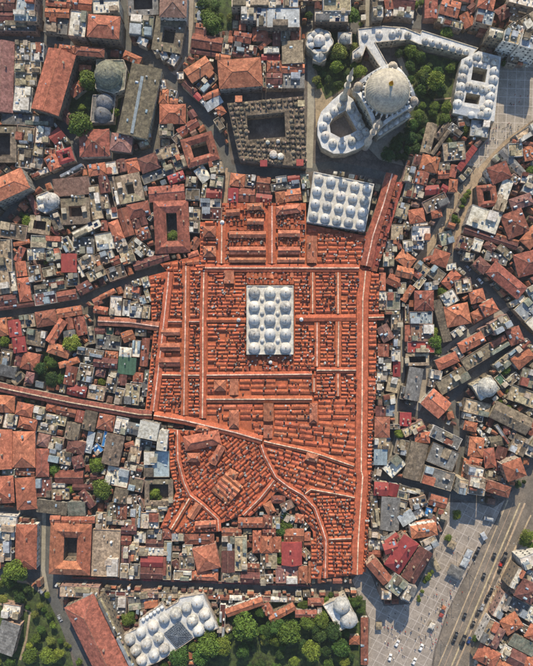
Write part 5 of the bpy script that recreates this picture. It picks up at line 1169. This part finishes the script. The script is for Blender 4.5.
# narrow row of shops south of the bottom street
x = 71.0; k = 0
while x < 300:
    L = random.uniform(7, 13); y = 588.6 + (x - 71) * .035 + (0 if x < 140 else 0)
    building(random.choice('fffg'), random.choice('brdbpsw'), 4.2 + random.uniform(0, 1), x, y + 3.6, x + L, y + 3.9, 5.2, bits=random.choice(([], ['air_conditioner'], ['air_conditioner', 'satellite_dish'])), note=' in the low street row'); x += L + .2
x = 72.0
while x < 305:      # red awnings along the same street
    L = random.uniform(6, 12); y = 586.2 + (x - 72) * .034; building('s', random.choice('ddcdr'), 3.2 + random.uniform(0, .5), x, y - 8.6, x + L, y - 8.3, 2.0, bits=[], name='shop_awning', cat='awning'); x += L + .4

MK0 = MK.copy(); MK[GMASK] = 1
def leaf_crown(seed, n=1700, lobes=7):
    """leaf clumps through a lobed volume of unit radius"""
    rr = random.Random(seed); V = []; F = []
    L = [((0, 0, .1), .72)]
    for k in range(lobes):
        a = 2 * math.pi * k / lobes + rr.uniform(-.4, .4); d_ = rr.uniform(.42, .66); L.append(((d_ * math.cos(a), d_ * math.sin(a), rr.uniform(-.22, .25)), rr.uniform(.26, .44)))
    for k in range(4):
        a = rr.uniform(0, 6.28); L.append(((.3 * math.cos(a), .3 * math.sin(a), rr.uniform(.35, .6)), rr.uniform(.24, .36)))
    tot = sum(l[1] ** 2 for l in L)
    for (c, r_) in L:
        for _ in range(int(n * r_ ** 2 / tot)):
            v = Vector((rr.gauss(0, 1), rr.gauss(0, 1), rr.gauss(0, 1))).normalized()
            if v.z < -.55: v.z = -v.z
            rad = r_ * (1 - .45 * rr.random() ** 2.2) * rr.uniform(.9, 1.12); p = Vector(c) + Vector((v.x * rad, v.y * rad, v.z * rad * .85))
            nrm = (v * .9 + Vector((rr.gauss(0, .55), rr.gauss(0, .55), rr.gauss(0, .55) + .25))).normalized(); u = nrm.orthogonal().normalized(); w = nrm.cross(u); th = rr.uniform(0, 6.28)
            u, w = u * math.cos(th) + w * math.sin(th), w * math.cos(th) - u * math.sin(th); s_ = rr.uniform(.045, .085)
            i = len(V); V += [tuple(p - u * s_), tuple(p + w * s_ * .7 + nrm * s_ * .2), tuple(p + u * s_), tuple(p - w * s_ * .7 + nrm * s_ * .2)]; F.append((i, i + 1, i + 2, i + 3))
    return V, F
LEAF = []
for k, cc in enumerate(('#6b792e', '#566829', '#425926', '#6f7638', '#374b25')):
    m = mat('leaf_%d' % k, srgb(cc), rough=.6, var=.4, scale=.5, patch=.25, rnd=.22, hue=.015, bump=0, grain=1.6, spec=.2)
    b = m.node_tree.nodes['Principled BSDF']; b.inputs['Transmission Weight'].default_value = 0.0
    try: b.inputs['Subsurface Weight'].default_value = 0.0
    except KeyError: pass
    LEAF.append(m)
CROWN = {}
CROWN_V = [leaf_crown(40 + k, 2300) for k in range(6)]
def crown_mesh(k, j):
    if (k, j) not in CROWN:
        me = bpy.data.meshes.new('crown'); me.from_pydata(CROWN_V[k][0], [], CROWN_V[k][1]); me.materials.append(LEAF[j]); CROWN[(k, j)] = me
    return CROWN[(k, j)]
def _trunk(b):
    b.lathe((0, 0, 0), [(.5, 0), (.36, .12), (.3, .5), (.24, 1.0)], 8)
    for k in range(5):
        a = 1.26 * k; b.tube((0, 0, .85), (1.5 * math.cos(a), 1.5 * math.sin(a), 1.5 + .12 * (k % 2)), .11, 5)
TRUNK = unit(_trunk, 'trunk', mat('bark', srgb('#5a4a3a')))
SHADE = ['bright yellow-green', 'mid-green', 'deep green', 'olive green', 'dark green']
TREES = [((0,0),"335 300 42 1;300 468 56 1;312 410 18 0;470 288 24 1;432 424 24 0;262 445 14 1;345 325 26 2"),
 ((130,0),"278 18 30 2;312 82 44 1;285 58 30 1;380 64 17 3;492 84 18 0;305 118 22 2;345 60 16 1;322 20 26 2"),
 ((260,0),"350 52 40 1;185 56 20 2;384 90 11 0;302 194 38 3;294 250 30 0;380 268 28 0;300 322 24 2;216 302 22 3;334 282 18 4;240 280 16 4;276 228 18 4;225 325 15 1;0 78 20 2;362 250 20 1;260 300 18 4"),
 ((393,0),"206 120 26 1;85 14 18 0;110 8 14 1;70 192 30 1;104 212 26 2;66 248 26 2;112 284 28 1;164 304 42 0;68 300 20 2;106 340 26 2;230 246 16 3;206 406 26 0;112 402 20 1;100 434 24 1;74 474 28 2;94 462 20 2;274 490 22 0;302 468 16 0;60 500 20 4;424 240 14 2;428 222 10 4;150 350 20 4;40 190 18 4;24 200 20 4;190 340 18 4;60 345 16 3;140 250 16 4;190 460 16 2"),
 ((0,130),"100 342 26 0;82 324 14 1;355 10 22 1;302 8 18 2;395 18 14 2;250 372 10 1;430 240 14 4"),
 ((130,130),"162 402 24 1"),
 ((260,130),"488 92 30 4;516 40 20 4"),
 ((393,130),"20 60 22 4;70 24 26 4;90 70 22 4;270 268 16 1;280 250 13 0;290 236 12 0;264 290 12 1;236 336 16 1;250 346 12 3;526 152 22 1;20 100 18 4;60 40 20 4;276 12 12 1;350 10 14 2;215 40 14 3"),
 ((0,260),"270 318 38 0;14 310 26 0;386 464 20 0;330 85 8 0;180 380 16 2;176 410 14 3;210 400 16 4;190 440 16 3;445 330 12 1;290 240 12 2;172 8 10 1"),
 ((130,260),""),
 ((393,260),"160 312 34 1;155 276 22 0;168 345 24 2;150 250 14 2;190 120 20 1;280 168 16 2;296 190 14 4;430 420 22 1;200 100 10 0;416 440 12 2;440 500 12 3"),
 ((0,390),"205 304 26 1;366 288 34 0;386 380 46 1;182 166 18 1;266 380 20 0;104 44 16 1;428 470 14 3;130 60 10 0;424 358 20 2;350 270 14 1"),
 ((130,390),"94 392 22 0;82 404 16 2;108 410 14 1"),
 ((260,390),"100 518 26 1;80 540 26 2;92 480 20 2"),
 ((393,390),"26 166 26 0;245 476 20 0;440 70 16 1;412 42 12 1;470 80 10 2;478 360 16 4;500 350 10 4"),
 ((393,130),"30 30 24 4;55 75 22 2;100 30 20 4;8 60 24 4;44 100 20 4;84 44 18 2;110 70 14 1"),
 ((0,526),"55 174 52 0;20 200 26 1;178 264 14 0;150 306 16 3;130 340 18 3;165 320 14 2;136 430 22 1;110 500 34 1;180 500 36 0;220 490 24 0;36 524 24 2;156 396 18 2;200 380 18 1;262 460 9 0;300 520 16 1;190 440 20 3;110 460 18 0;485 360 30 1;500 340 20 2;470 340 16 3;10 280 22 3;228 440 14 2;60 250 18 4;100 240 20 4"),
 ((130,526),"440 388 62 1;300 462 52 1;352 462 40 0;186 508 44 2;270 500 40 2;240 460 26 1;376 420 18 2;300 420 34 1;130 530 20 2;515 420 24 1;12 360 14 0;500 530 22 4"),
 ((260,526),"110 408 56 1;60 384 36 2;180 372 34 1;236 360 34 1;196 482 50 0;282 404 38 4;310 470 40 2;362 292 24 2;380 322 18 2;34 402 30 2;130 520 24 0;60 440 26 1;270 264 14 2;150 320 16 1;340 280 12 1;320 520 26 0;90 350 16 4;232 420 30 4;250 480 26 4;360 380 14 1;20 440 22 3;300 440 20 1;345 500 20 4;262 530 24 2;80 130 22 1;82 96 24 1;85 60 22 2"),
 ((393,526),"212 46 15 0;132 200 15 1;122 212 11 0;112 250 10 1;100 284 10 1;98 270 8 0;315 430 16 2;515 40 32 0;500 62 20 1;528 75 18 1;150 176 10 1;140 186 10 0")]
PLANT = []
for gp, n_, js in ((GARDENS[3], 46, (1, 2, 4, 4, 2)), (GARDENS[2], 22, (2, 4, 1)), (GARDENS[1], 8, (3, 4)), (GARDENS[0], 26, (1, 2, 3, 0, 4)), (GARDENS[6], 5, (2, 4))):
    g_ = 0
    while g_ < n_:
        x, y = random.uniform(min(p[0] for p in gp), max(p[0] for p in gp)), random.uniform(min(p[1] for p in gp), max(p[1] for p in gp))
        if not in_poly(gp, np.array([x]), np.array([y]))[0]: continue
        g_ += 1
        if MK0[int(y) + MG, int(x) + MG] == 0: PLANT.append((x, y, random.uniform(4, 8.5) if gp is not GARDENS[0] else random.choice((2.2, 3, 3.4, 4.5, 6.5)), random.choice(js)))
GT = len(PLANT)
for (ox, oy), txt in TREES:
    for row in txt.split(';'):
        f = row.split()
        if len(f) < 4: continue
        x, y, r, j = ox + float(f[0]) * TS, oy + float(f[1]) * TS, float(f[2]) * TS, int(f[3]); PLANT.append((x, y, r, j))
        mark([(x + r * .75 * math.cos(a), y + r * .75 * math.sin(a)) for a in np.linspace(0, 6.28, 9)[:-1]])
for i, (x, y, r, j) in enumerate(PLANT):
    rm = r * S * 1.03; ht = max(2.2, min(12, rm * 1.5)); zc = max(rm * .62, ht * .7); p = W2(x, y, zc + rm * .25)
    sz = 'small' if r < 4.2 else 'mid-sized' if r < 8 else 'big' if r < 12 else 'huge'
    t = thing('bushy_shrub' if r < 3 else 'leafy_tree', 'x', 'shrub' if r < 3 else 'tree', (p[0], p[1], 0)); cands(t, f"{sz} round {SHADE[j]} {'shrub' if r < 3 else 'tree'}", [], x, y)
    inst('trunk', TRUNK, t, (0, 0, 0), random.random() * 6, (rm * .16, rm * .16, zc * .62 if zc > 1 else .6))
    inst('crown', crown_mesh(i % 6, j), t, (0, 0, zc), random.random() * 6.28, (rm, rm * random.uniform(.8, 1.15), rm * random.uniform(.6, .9)))

# small houses that fill what is left of the blocks
def free(x, y, L, w, a):
    us = np.linspace(-.5, .5, max(3, int(L) + 1)); vs_ = np.linspace(-.5, .5, max(3, int(w) + 1)); U_, V_ = np.meshgrid(us, vs_)
    X = x + U_ * L * math.cos(a) - V_ * w * math.sin(a); Y = y + U_ * L * math.sin(a) + V_ * w * math.cos(a)
    i = np.floor(Y).astype(int) + MG; j = np.floor(X).astype(int) + MG
    if i.min() < 0 or j.min() < 0 or i.max() >= MK.shape[0] or j.max() >= MK.shape[1]: return False
    return not MK[i, j].any()
FILL = []
rng_ = np.random.default_rng(5)
for (L0, w0, tries) in ((17,12,500),(14,10,900),(12,9,1500),(10,8,2200),(9,6.5,3000),(7.5,5.5,4500),(6,4.6,6000),(5,3.6,7000),(4,2.7,9000)):
    fy, fx = np.nonzero(MK == 0)
    if len(fy) == 0: break
    for k in rng_.integers(0, len(fy), tries):
        x, y = fx[k] - MG + .5, fy[k] - MG + .5
        if MK[fy[k], fx[k]]: continue
        a = street_angle(x, y) + random.choice((0, math.pi / 2)) + random.gauss(0, .015); L = L0 * random.uniform(.9, 1.15); w = w0 * random.uniform(.9, 1.1)
        if not free(x, y, L, w, a): continue
        c_, s_ = math.cos(a), math.sin(a); q = (x - c_ * L / 2, y - s_ * L / 2, x + c_ * L / 2, y + s_ * L / 2); mark(rect_px(*q, w + .3)); FILL.append((q, w))
CNT = {}
for o in PENDING: CNT[o.name.split('.')[0]] = CNT.get(o.name.split('.')[0], 0) + 1
LOW = {}                        # the smallest huts, too many to tell apart
def low(m, vs_, fs_): LOW.setdefault(m.name, (m, MB()))[1].add(vs_, fs_)
FILL.sort(key=lambda f: -f[1] * math.hypot(f[0][2] - f[0][0], f[0][3] - f[0][1])); made = 0
for q, w in FILL:
    mx, my = (q[0] + q[2]) / 2, (q[1] + q[3]) / 2; a = w * math.hypot(q[2] - q[0], q[3] - q[1]); r_ = random.random()
    kd = 'h' if r_ < .3 else 'g' if r_ < .62 else 's' if r_ < .7 else 'f'
    cc = random.choice('tttrrrddop') if kd in 'gh' else random.choice('yswvs') if kd == 's' else random.choice('bbbbbwwsssknpnbbsy')
    kn = 'apartment_block' if kd == 'f' and a >= 115 else BN[kd]
    h = random.uniform(5.2, 7.6) if a > 60 else random.uniform(3.6, 6.2)
    if a > 55 and -4 < mx < 537 and -4 < my < 670 and CNT.get(kn, 0) < 300:
        CNT[kn] = CNT.get(kn, 0) + 1; made += 1; building(kd, cc, h, *q, w, filler=True); continue
    P = ccw([W2(x_, y_, h) for x_, y_ in rect_px(*q, w)]); wm = random.choice(WALLM)
    low(wm, [(x_, y_, z_) for z_ in (0, h) for x_, y_ in P], [(i, (i + 1) % 4, 4 + (i + 1) % 4, 4 + i) for i in range(4)])
    c_ = centroid(P); m = ROOF[cc][0]; z = h + random.uniform(.6, 1.2); k = 0 if math.dist(P[0], P[1]) > math.dist(P[1], P[2]) else 1; P = P[k:] + P[:k]
    if kd == 'f':
        low(wm, [(x_, y_, h + .01) for x_, y_ in P], [(0, 1, 2, 3)]); ip = inset(P, .2); low(m, [(x_, y_, z_) for z_ in (h, h + .06) for x_, y_ in ip], [(4, 5, 6, 7), (0, 1, 5, 4), (1, 2, 6, 5), (2, 3, 7, 6), (3, 0, 4, 7)])
        for _ in range(random.choice((0, 1, 2))):
            u_, v_ = random.uniform(.2, .8), random.uniform(.2, .8); x_, y_ = bil(P, u_, v_); b_ = MB(); b_.box((x_, y_, h), random.uniform(.6, 1.6), random.uniform(.6, 1.4), random.uniform(.6, 1.6), random.random()); low(random.choice((M_LITE, M_DARK, ROOF['b'][0])), b_.v, b_.f)
    elif kd == 's': low(m, [(*P[0], h), (*P[1], h), (*P[2], z), (*P[3], z)], [(0, 1, 2, 3)]); low(wm, [(*P[2], h), (*P[3], h), (*P[2], z), (*P[3], z), (*P[0], h), (*P[1], h)], [(0, 1, 3, 2), (1, 4, 3), (5, 0, 2)])
    else:
        e1, e2 = bil(P, .0 if kd == 'g' else .25, .5), bil(P, 1. if kd == 'g' else .75, .5)
        low(m, [(*P[0], h), (*P[1], h), (*P[2], h), (*P[3], h), (*e1, z), (*e2, z)], [(0, 1, 5, 4), (2, 3, 4, 5), (1, 2, 5), (3, 0, 4)])
V = []; F = []; MI = []; ms_ = []
for nm, (m, b) in LOW.items():
    n0 = len(V); V += b.v; F += [tuple(i + n0 for i in f) for f in b.f]; MI += [len(ms_)] * len(b.f); ms_.append(m)
me = bpy.data.meshes.new('small_outbuildings'); me.from_pydata(V, [], F)
for m in ms_: me.materials.append(m)
me.polygons.foreach_set('material_index', MI); me.update()
o = bpy.data.objects.new('small_outbuildings', me); COL.objects.link(o); o['kind'] = 'stuff'; o['label'] = 'countless tiny sheds and lean-tos wedged between the larger buildings'; o['category'] = 'outbuildings'
print('FILL', len(FILL), 'made', made, CNT)

# ---------------------------------------------------------------- vehicles, stalls, people
def car_parts(name, L, w, h, bodym):
    b = MB(); g = MB()
    prof = [(-L / 2, .35), (-L / 2, .75), (-L * .42, .85), (L * .2, .9), (L * .47, .72), (L / 2, .6), (L / 2, .35)]
    n = len(prof); V = [(x, s * w / 2 * (1 if z < .8 else .96), z) for s in (-1, 1) for x, z in prof]
    b.add(V, [tuple(range(n)), tuple(range(2 * n - 1, n - 1, -1))] + [(i, n + i, n + (i + 1) % n, (i + 1) % n) for i in range(n)])
    cab = [(-L * .44, .84), (-L * .36, h), (L * .06, h), (L * .24, .88)]; V = [(x, s * w / 2 * (.93 if z < 1 else .8), z) for s in (-1, 1) for x, z in cab]
    g.add(V, [(0, 1, 5, 4), (2, 3, 7, 6), (0, 3, 2, 1), (4, 5, 6, 7)])
    rf = MB(); rf.add([(x, y, h + z) for z in (0, .05) for x, y in ((-L * .37, -w * .41), (L * .07, -w * .41), (L * .07, w * .41), (-L * .37, w * .41))], [(4, 5, 6, 7), (0, 1, 5, 4), (1, 2, 6, 5), (2, 3, 7, 6), (3, 0, 4, 7)])
    wh = MB(); wh.tube((0, -.1, .32), (0, .1, .32), .32, 12)
    lt = MB(); lt.box((0, 0, 0), .12, .4, .16)
    return b.mesh('body', bodym), g.mesh('windscreen', M_GLASS), rf.mesh('cabin_roof', bodym), wh.mesh('wheel', M_DARK), lt.mesh('headlight', M_LITE)
PAINT = {'white': mat('paint_white', srgb('#e2e2de'), rough=.3, var=.03, patch=0, bump=0, rnd=.05), 'dark': mat('paint_dark', srgb('#24262a'), rough=.3, var=.03, patch=0, bump=0, rnd=.2),
         'red': mat('paint_red', srgb('#b3272a'), rough=.3, var=.03, patch=0, bump=0, rnd=.05), 'silver': mat('paint_silver', srgb('#9a9da0'), rough=.3, var=.03, patch=0, bump=0, rnd=.1), 'blue': mat('paint_blue', srgb('#2c4a78'), rough=.3, var=.03, patch=0, bump=0)}
CARM = {}
def car(x, y, deg, col, label, kind='car'):
    L, w, h = (4.5, 1.9, 1.5) if kind == 'car' else (7.2, 2.4, 2.9)
    if (col, kind) not in CARM: CARM[(col, kind)] = car_parts(kind, L, w, h, PAINT[col])
    b, g_, rf, wh, lt = CARM[(col, kind)]; p = W2(x, y, .5); t = thing('parked_car' if kind == 'car' else 'minibus', label, 'car' if kind == 'car' else 'minibus', (p[0], p[1], .08)); t.rotation_euler = (0, 0, R(deg))
    inst('body', b, t, (0, 0, 0)); inst('windscreen', g_, t, (0, 0, 0)); inst('cabin_roof', rf, t, (0, 0, 0))
    for sx in (-.3, .31):
        for sy in (-.5, .5): inst('wheel', wh, t, (sx * L, sy * w * .96, 0))
    for sy in (-.35, .35): inst('headlight', lt, t, (L * .485, sy * w, .58))
car(397,643,60,'white','white car on the busy square, between the shaded trees and kiosk'); car(390,657,75,'white','white car on the busy square, next to the long low red wall roof')
car(421,647,62,'white','white car on the busy square, near the white kiosk'); car(414,661,62,'white','white car on the busy square, farthest out on the pale paving')
DV = [(494,556,'dark'),(483.6,576,'dark'),(464.5,616,'dark'),(456,635,'dark'),(454,640,'dark')]
for x, y, c in DV: car(x, y, 67, c, 'dark car on the middle lane of the tram avenue')
for x, y, c, kd in ((504,557,'dark','minibus'),(501,563,'red','car'),(500,569,'dark','car'),(491,591,'dark','car'),(487,598,'dark','car'),(482,607,'silver','car'),(478,613,'dark','car'),(473,624,'dark','car'),(463,640,'dark','minibus'),(478,550,'dark','car'),(475,556,'dark','car'),(469,640,'blue','car')):
    car(x, y, 64, c, {'red': 'red car at the kerb of the tram avenue', 'silver': 'silver car at the kerb of the tram avenue', 'blue': 'blue car at the foot of the tram avenue'}.get(c, 'dark minibus on the tram avenue' if kd == 'minibus' else 'dark car at the kerb of the tram avenue'), kd)
for x, y, dg, c in ((118,52,-10,'white'),(30,37,2,'silver'),(60,39,-5,'dark'),(440,28,-12,'white'),(455,31,-14,'dark'),(490,42,-15,'red'),(505,46,-15,'white'),(410,22,-4,'silver'),(60,618,-64,'silver'),(320,28,0,'dark'),(335,27.5,0,'white'),(345,28,0,'silver'),(480,281,-45,'white'),(468,268,-45,'silver'),(510,314,-46,'dark')):
    l1, l2 = near(x, y); car(x, y, dg, c, f"{c} car parked on the street near the {l1[0]}")
# stalls and canopies on the busy square
def stall(x, y, sx, sy, deg, m, label, h=2.9, name='market_stall', cat='stall', posts=True):
    p = W2(x, y, h); t = thing(name, label, cat, (p[0], p[1], 0)); org = (0, 0, 0); t.rotation_euler = (0, 0, R(deg))
    mb = MB(); mb.add([(-sx / 2, -sy / 2, h), (sx / 2, -sy / 2, h), (sx / 2, sy / 2, h), (-sx / 2, sy / 2, h), (-sx * .25, 0, h + .6), (sx * .25, 0, h + .6), (-sx / 2, -sy / 2, h - .25), (sx / 2, -sy / 2, h - .25), (sx / 2, sy / 2, h - .25), (-sx / 2, sy / 2, h - .25)],
        [(0, 1, 5, 4), (2, 3, 4, 5), (1, 2, 5), (3, 0, 4), (6, 7, 1, 0), (7, 8, 2, 1), (8, 9, 3, 2), (9, 6, 0, 3)]); mb.build('canopy', m, t)
    for a in (-1, 1):
        for b in (-1, 1): q = MB(); q.tube((a * sx * .45, b * sy * .45, 0), (a * sx * .45, b * sy * .45, h), .06, 6); q.build('post', M_DARK, t)
    q = MB(); q.box((0, 0, .05), sx * .7, sy * .6, 1.0); q.build('counter', ROOF['s'][0], t)
stall(432,626,4.2,3.4,62,ROOF['w'][0],'white kiosk alone on the busy square beside the avenue'); stall(468.5,554,6,4,62,ROOF['y'][0],'pale grey canopy by the tram stop, next to the cream canopy'); stall(465,562.5,6,4.4,62,ROOF['y'][0],'pale grey canopy by the tram stop, next to the dark shadow canopy')
stall(456,572,7,10,62,ROOF['k'][0],'large dark canopy standing in for a shadow beside the tram stop canopies', h=4.5, name='shadow_canopy', cat='shadow stand-in'); stall(441.5,615.5,2.6,2.6,62,ROOF['c'][0],'small red parasol stall at the edge of the avenue'); stall(444,608,2.6,2.6,62,ROOF['o'][0],'small orange parasol stall at the edge of the avenue')  # first one: dark canopy added where a pale structure only casts its shadow
stall(436,565,3.4,9,28,ROOF['b'][0],'cream awning stall against the dark maroon roof',h=3.4); stall(379,626,4,5,0,ROOF['b'][0],'cream canopy beside the long low red wall roof'); stall(452,545,5,5,62,ROOF['b'][0],'cream canopy facing the large dark shadow canopy')
stall(484,536,3,5,30,ROOF['y'][0],'grey canopy in the shade of the busy square'); stall(489,519,6,2.4,-10,ROOF['y'][0],'long pale bench canopy in the shade under apartment blocks')
def person_mesh():
    me = bpy.data.meshes.new('p'); J = [((0, 0, .95), .15), ((0, 0, 1.2), .15), ((0, 0, 1.42), .13), ((0, 0, 1.52), .06), ((0, .02, 1.64), .11), ((0, .02, 1.72), .09), ((-.1, 0, .9), .1), ((-.11, .08, .5), .07), ((-.11, .02, .08), .05), ((-.11, .14, .04), .05), ((.1, 0, .9), .1), ((.11, -.06, .5), .07), ((.11, -.14, .08), .05), ((.11, -.02, .04), .05), ((-.2, 0, 1.42), .07), ((-.26, -.05, 1.14), .05), ((-.27, .06, .88), .04), ((.2, 0, 1.42), .07), ((.26, .05, 1.14), .05), ((.27, -.04, .88), .04)]
    E = [(0, 1), (1, 2), (2, 3), (3, 4), (4, 5), (0, 6), (6, 7), (7, 8), (8, 9), (0, 10), (10, 11), (11, 12), (12, 13), (2, 14), (14, 15), (15, 16), (2, 17), (17, 18), (18, 19)]
    me.from_pydata([j[0] for j in J], E, []); o = bpy.data.objects.new('p', me); COL.objects.link(o)
    md = o.modifiers.new('s', 'SKIN'); 
    for k, j in enumerate(J): me.skin_vertices[0].data[k].radius = (j[1], j[1] * .8)
    me.skin_vertices[0].data[0].use_root = True
    dg = bpy.context.evaluated_depsgraph_get(); r_ = bpy.data.meshes.new_from_object(o.evaluated_get(dg)); bpy.data.objects.remove(o); return r_
PM = person_mesh(); PMS = []
for nm, c in (('black', '#232327'), ('white', '#d5d2cb'), ('blue', '#38486b'), ('red', '#9a3433'), ('beige', '#a89a80')):
    q = PM.copy(); q.materials.clear(); q.materials.append(mat('cloth_' + nm, srgb(c), var=.1, patch=0, rnd=.15, bump=0)); PMS.append((nm, q))
def people(pts, where, group):
    for k, (x, y) in enumerate(pts):
        nm, me = PMS[random.randrange(5)]; p = W2(x, y, .8); o = bpy.data.objects.new('person', me); COL.objects.link(o); o.location = (p[0], p[1], .09); o.rotation_euler = (0, 0, random.random() * 6.28)
        o['label'] = f"person in {nm} clothes standing {where}"; o['category'] = 'person'; o['group'] = group + ', ' + nm
def scatter(poly, n):
    r_ = []; xs = [p[0] for p in poly]; ys = [p[1] for p in poly]
    while len(r_) < n:
        x, y = random.uniform(min(xs), max(xs)), random.uniform(min(ys), max(ys))
        if in_poly(poly, np.array([x]), np.array([y]))[0]: r_.append((x, y))
    return r_
people([(445 + random.gauss(0, 4) - (y - 600) * .42 + 4, y) for y in np.linspace(560, 650, 60)], 'in the queue line beside the tram avenue', 'people beside the tram avenue')
people(scatter([(385,610),(425,600),(442,575),(430,640),(400,664),(384,650)], 60), 'on the sunlit paving of the busy square', 'people on the busy square')
people(scatter([(400,600),(440,520),(470,505),(470,540)], 14), 'in the shaded part of the busy square', 'people in the shaded square')
people(scatter([(494,122),(522,124),(490,150),(480,150)], 36), 'on the pale street leading off the gridded square', 'people leading off the gridded square')
people(scatter([(500,66),(531,68),(531,100),(505,110)], 10), 'on the gridded square', 'people on the gridded square')
people(scatter([(500,575),(515,560),(490,612),(478,632)], 40), 'on the pavement beside the tram avenue', 'people on the pavement')
people([(470 + random.gauss(0, 3) + (180 - y) * .62, y) for y in np.linspace(150, 235, 18)], 'on the pale street with planters', 'people on the pale street')
# lamp masts
for x, y in ((457,552),(470,575),(452,600),(441,640),(507,540),(488,582),(470,628)):
    p = W2(x, y, 0); t = thing('street_lamp', 'tall dark lamp mast beside the tram avenue', 'street lamp', (p[0], p[1], 0), 'lamp masts along the tram avenue'); mb = MB(); mb.lathe((0, 0, 0), [(.2, 0), (.12, .3), (.07, 8)], 8); mb.build('mast', M_DARK, t)
    mb = MB(); mb.tube((0, 0, 7.9), (1.2, .6, 8.2), .05, 5); mb.build('arm', M_DARK, t); mb = MB(); mb.box((1.3, .65, 8.1), .6, .25, .12, .46); mb.build('lamp_head', M_LITE, t)

# thin summer haze between the drone and the roofs
hz = MB(); hz.box((0, 0, -1.0), 900, 900, H + 4.0); ho = hz.build('haze', None); ho['kind'] = 'stuff'
mh = bpy.data.materials.new('haze'); mh.use_nodes = True; nt = mh.node_tree; nt.nodes.remove(nt.nodes['Principled BSDF'])
pv = nt.nodes.new('ShaderNodeVolumePrincipled'); pv.inputs['Density'].default_value = HAZE; pv.inputs['Color'].default_value = (.86, .92, 1.0, 1); pv.inputs['Anisotropy'].default_value = 0.2
nt.links.new(pv.outputs[0], nt.nodes['Material Output'].inputs['Volume']); ho.data.materials.clear(); ho.data.materials.append(mh)

# ---------------------------------------------------------------- labels: add a second bearing where two would read alike; what still reads alike is one group
from collections import defaultdict
lev = {o.name: 0 for o in PENDING}
for pas in range(9):
    by = defaultdict(list)
    for o in PENDING: by[o['label']].append(o)
    for lb, os_ in by.items():
        if len(os_) < 2: continue
        for o in os_[0 if pas < 5 else 1:]:
            c_ = CANDS.get(o.name)
            if c_ and lev[o.name] + 1 < len(c_): lev[o.name] += 1; o['label'] = c_[lev[o.name]]
by = defaultdict(list)
for o in PENDING: by[o['label']].append(o)
for lb, os_ in by.items():
    if len(os_) > 1:
        for o in os_: o['group'] = o.get('group') or 'alike: ' + lb[:60]
print('THINGS', len(PENDING), 'sharing a label', sum(len(v) for v in by.values() if len(v) > 1), 'objects', len(bpy.data.objects))
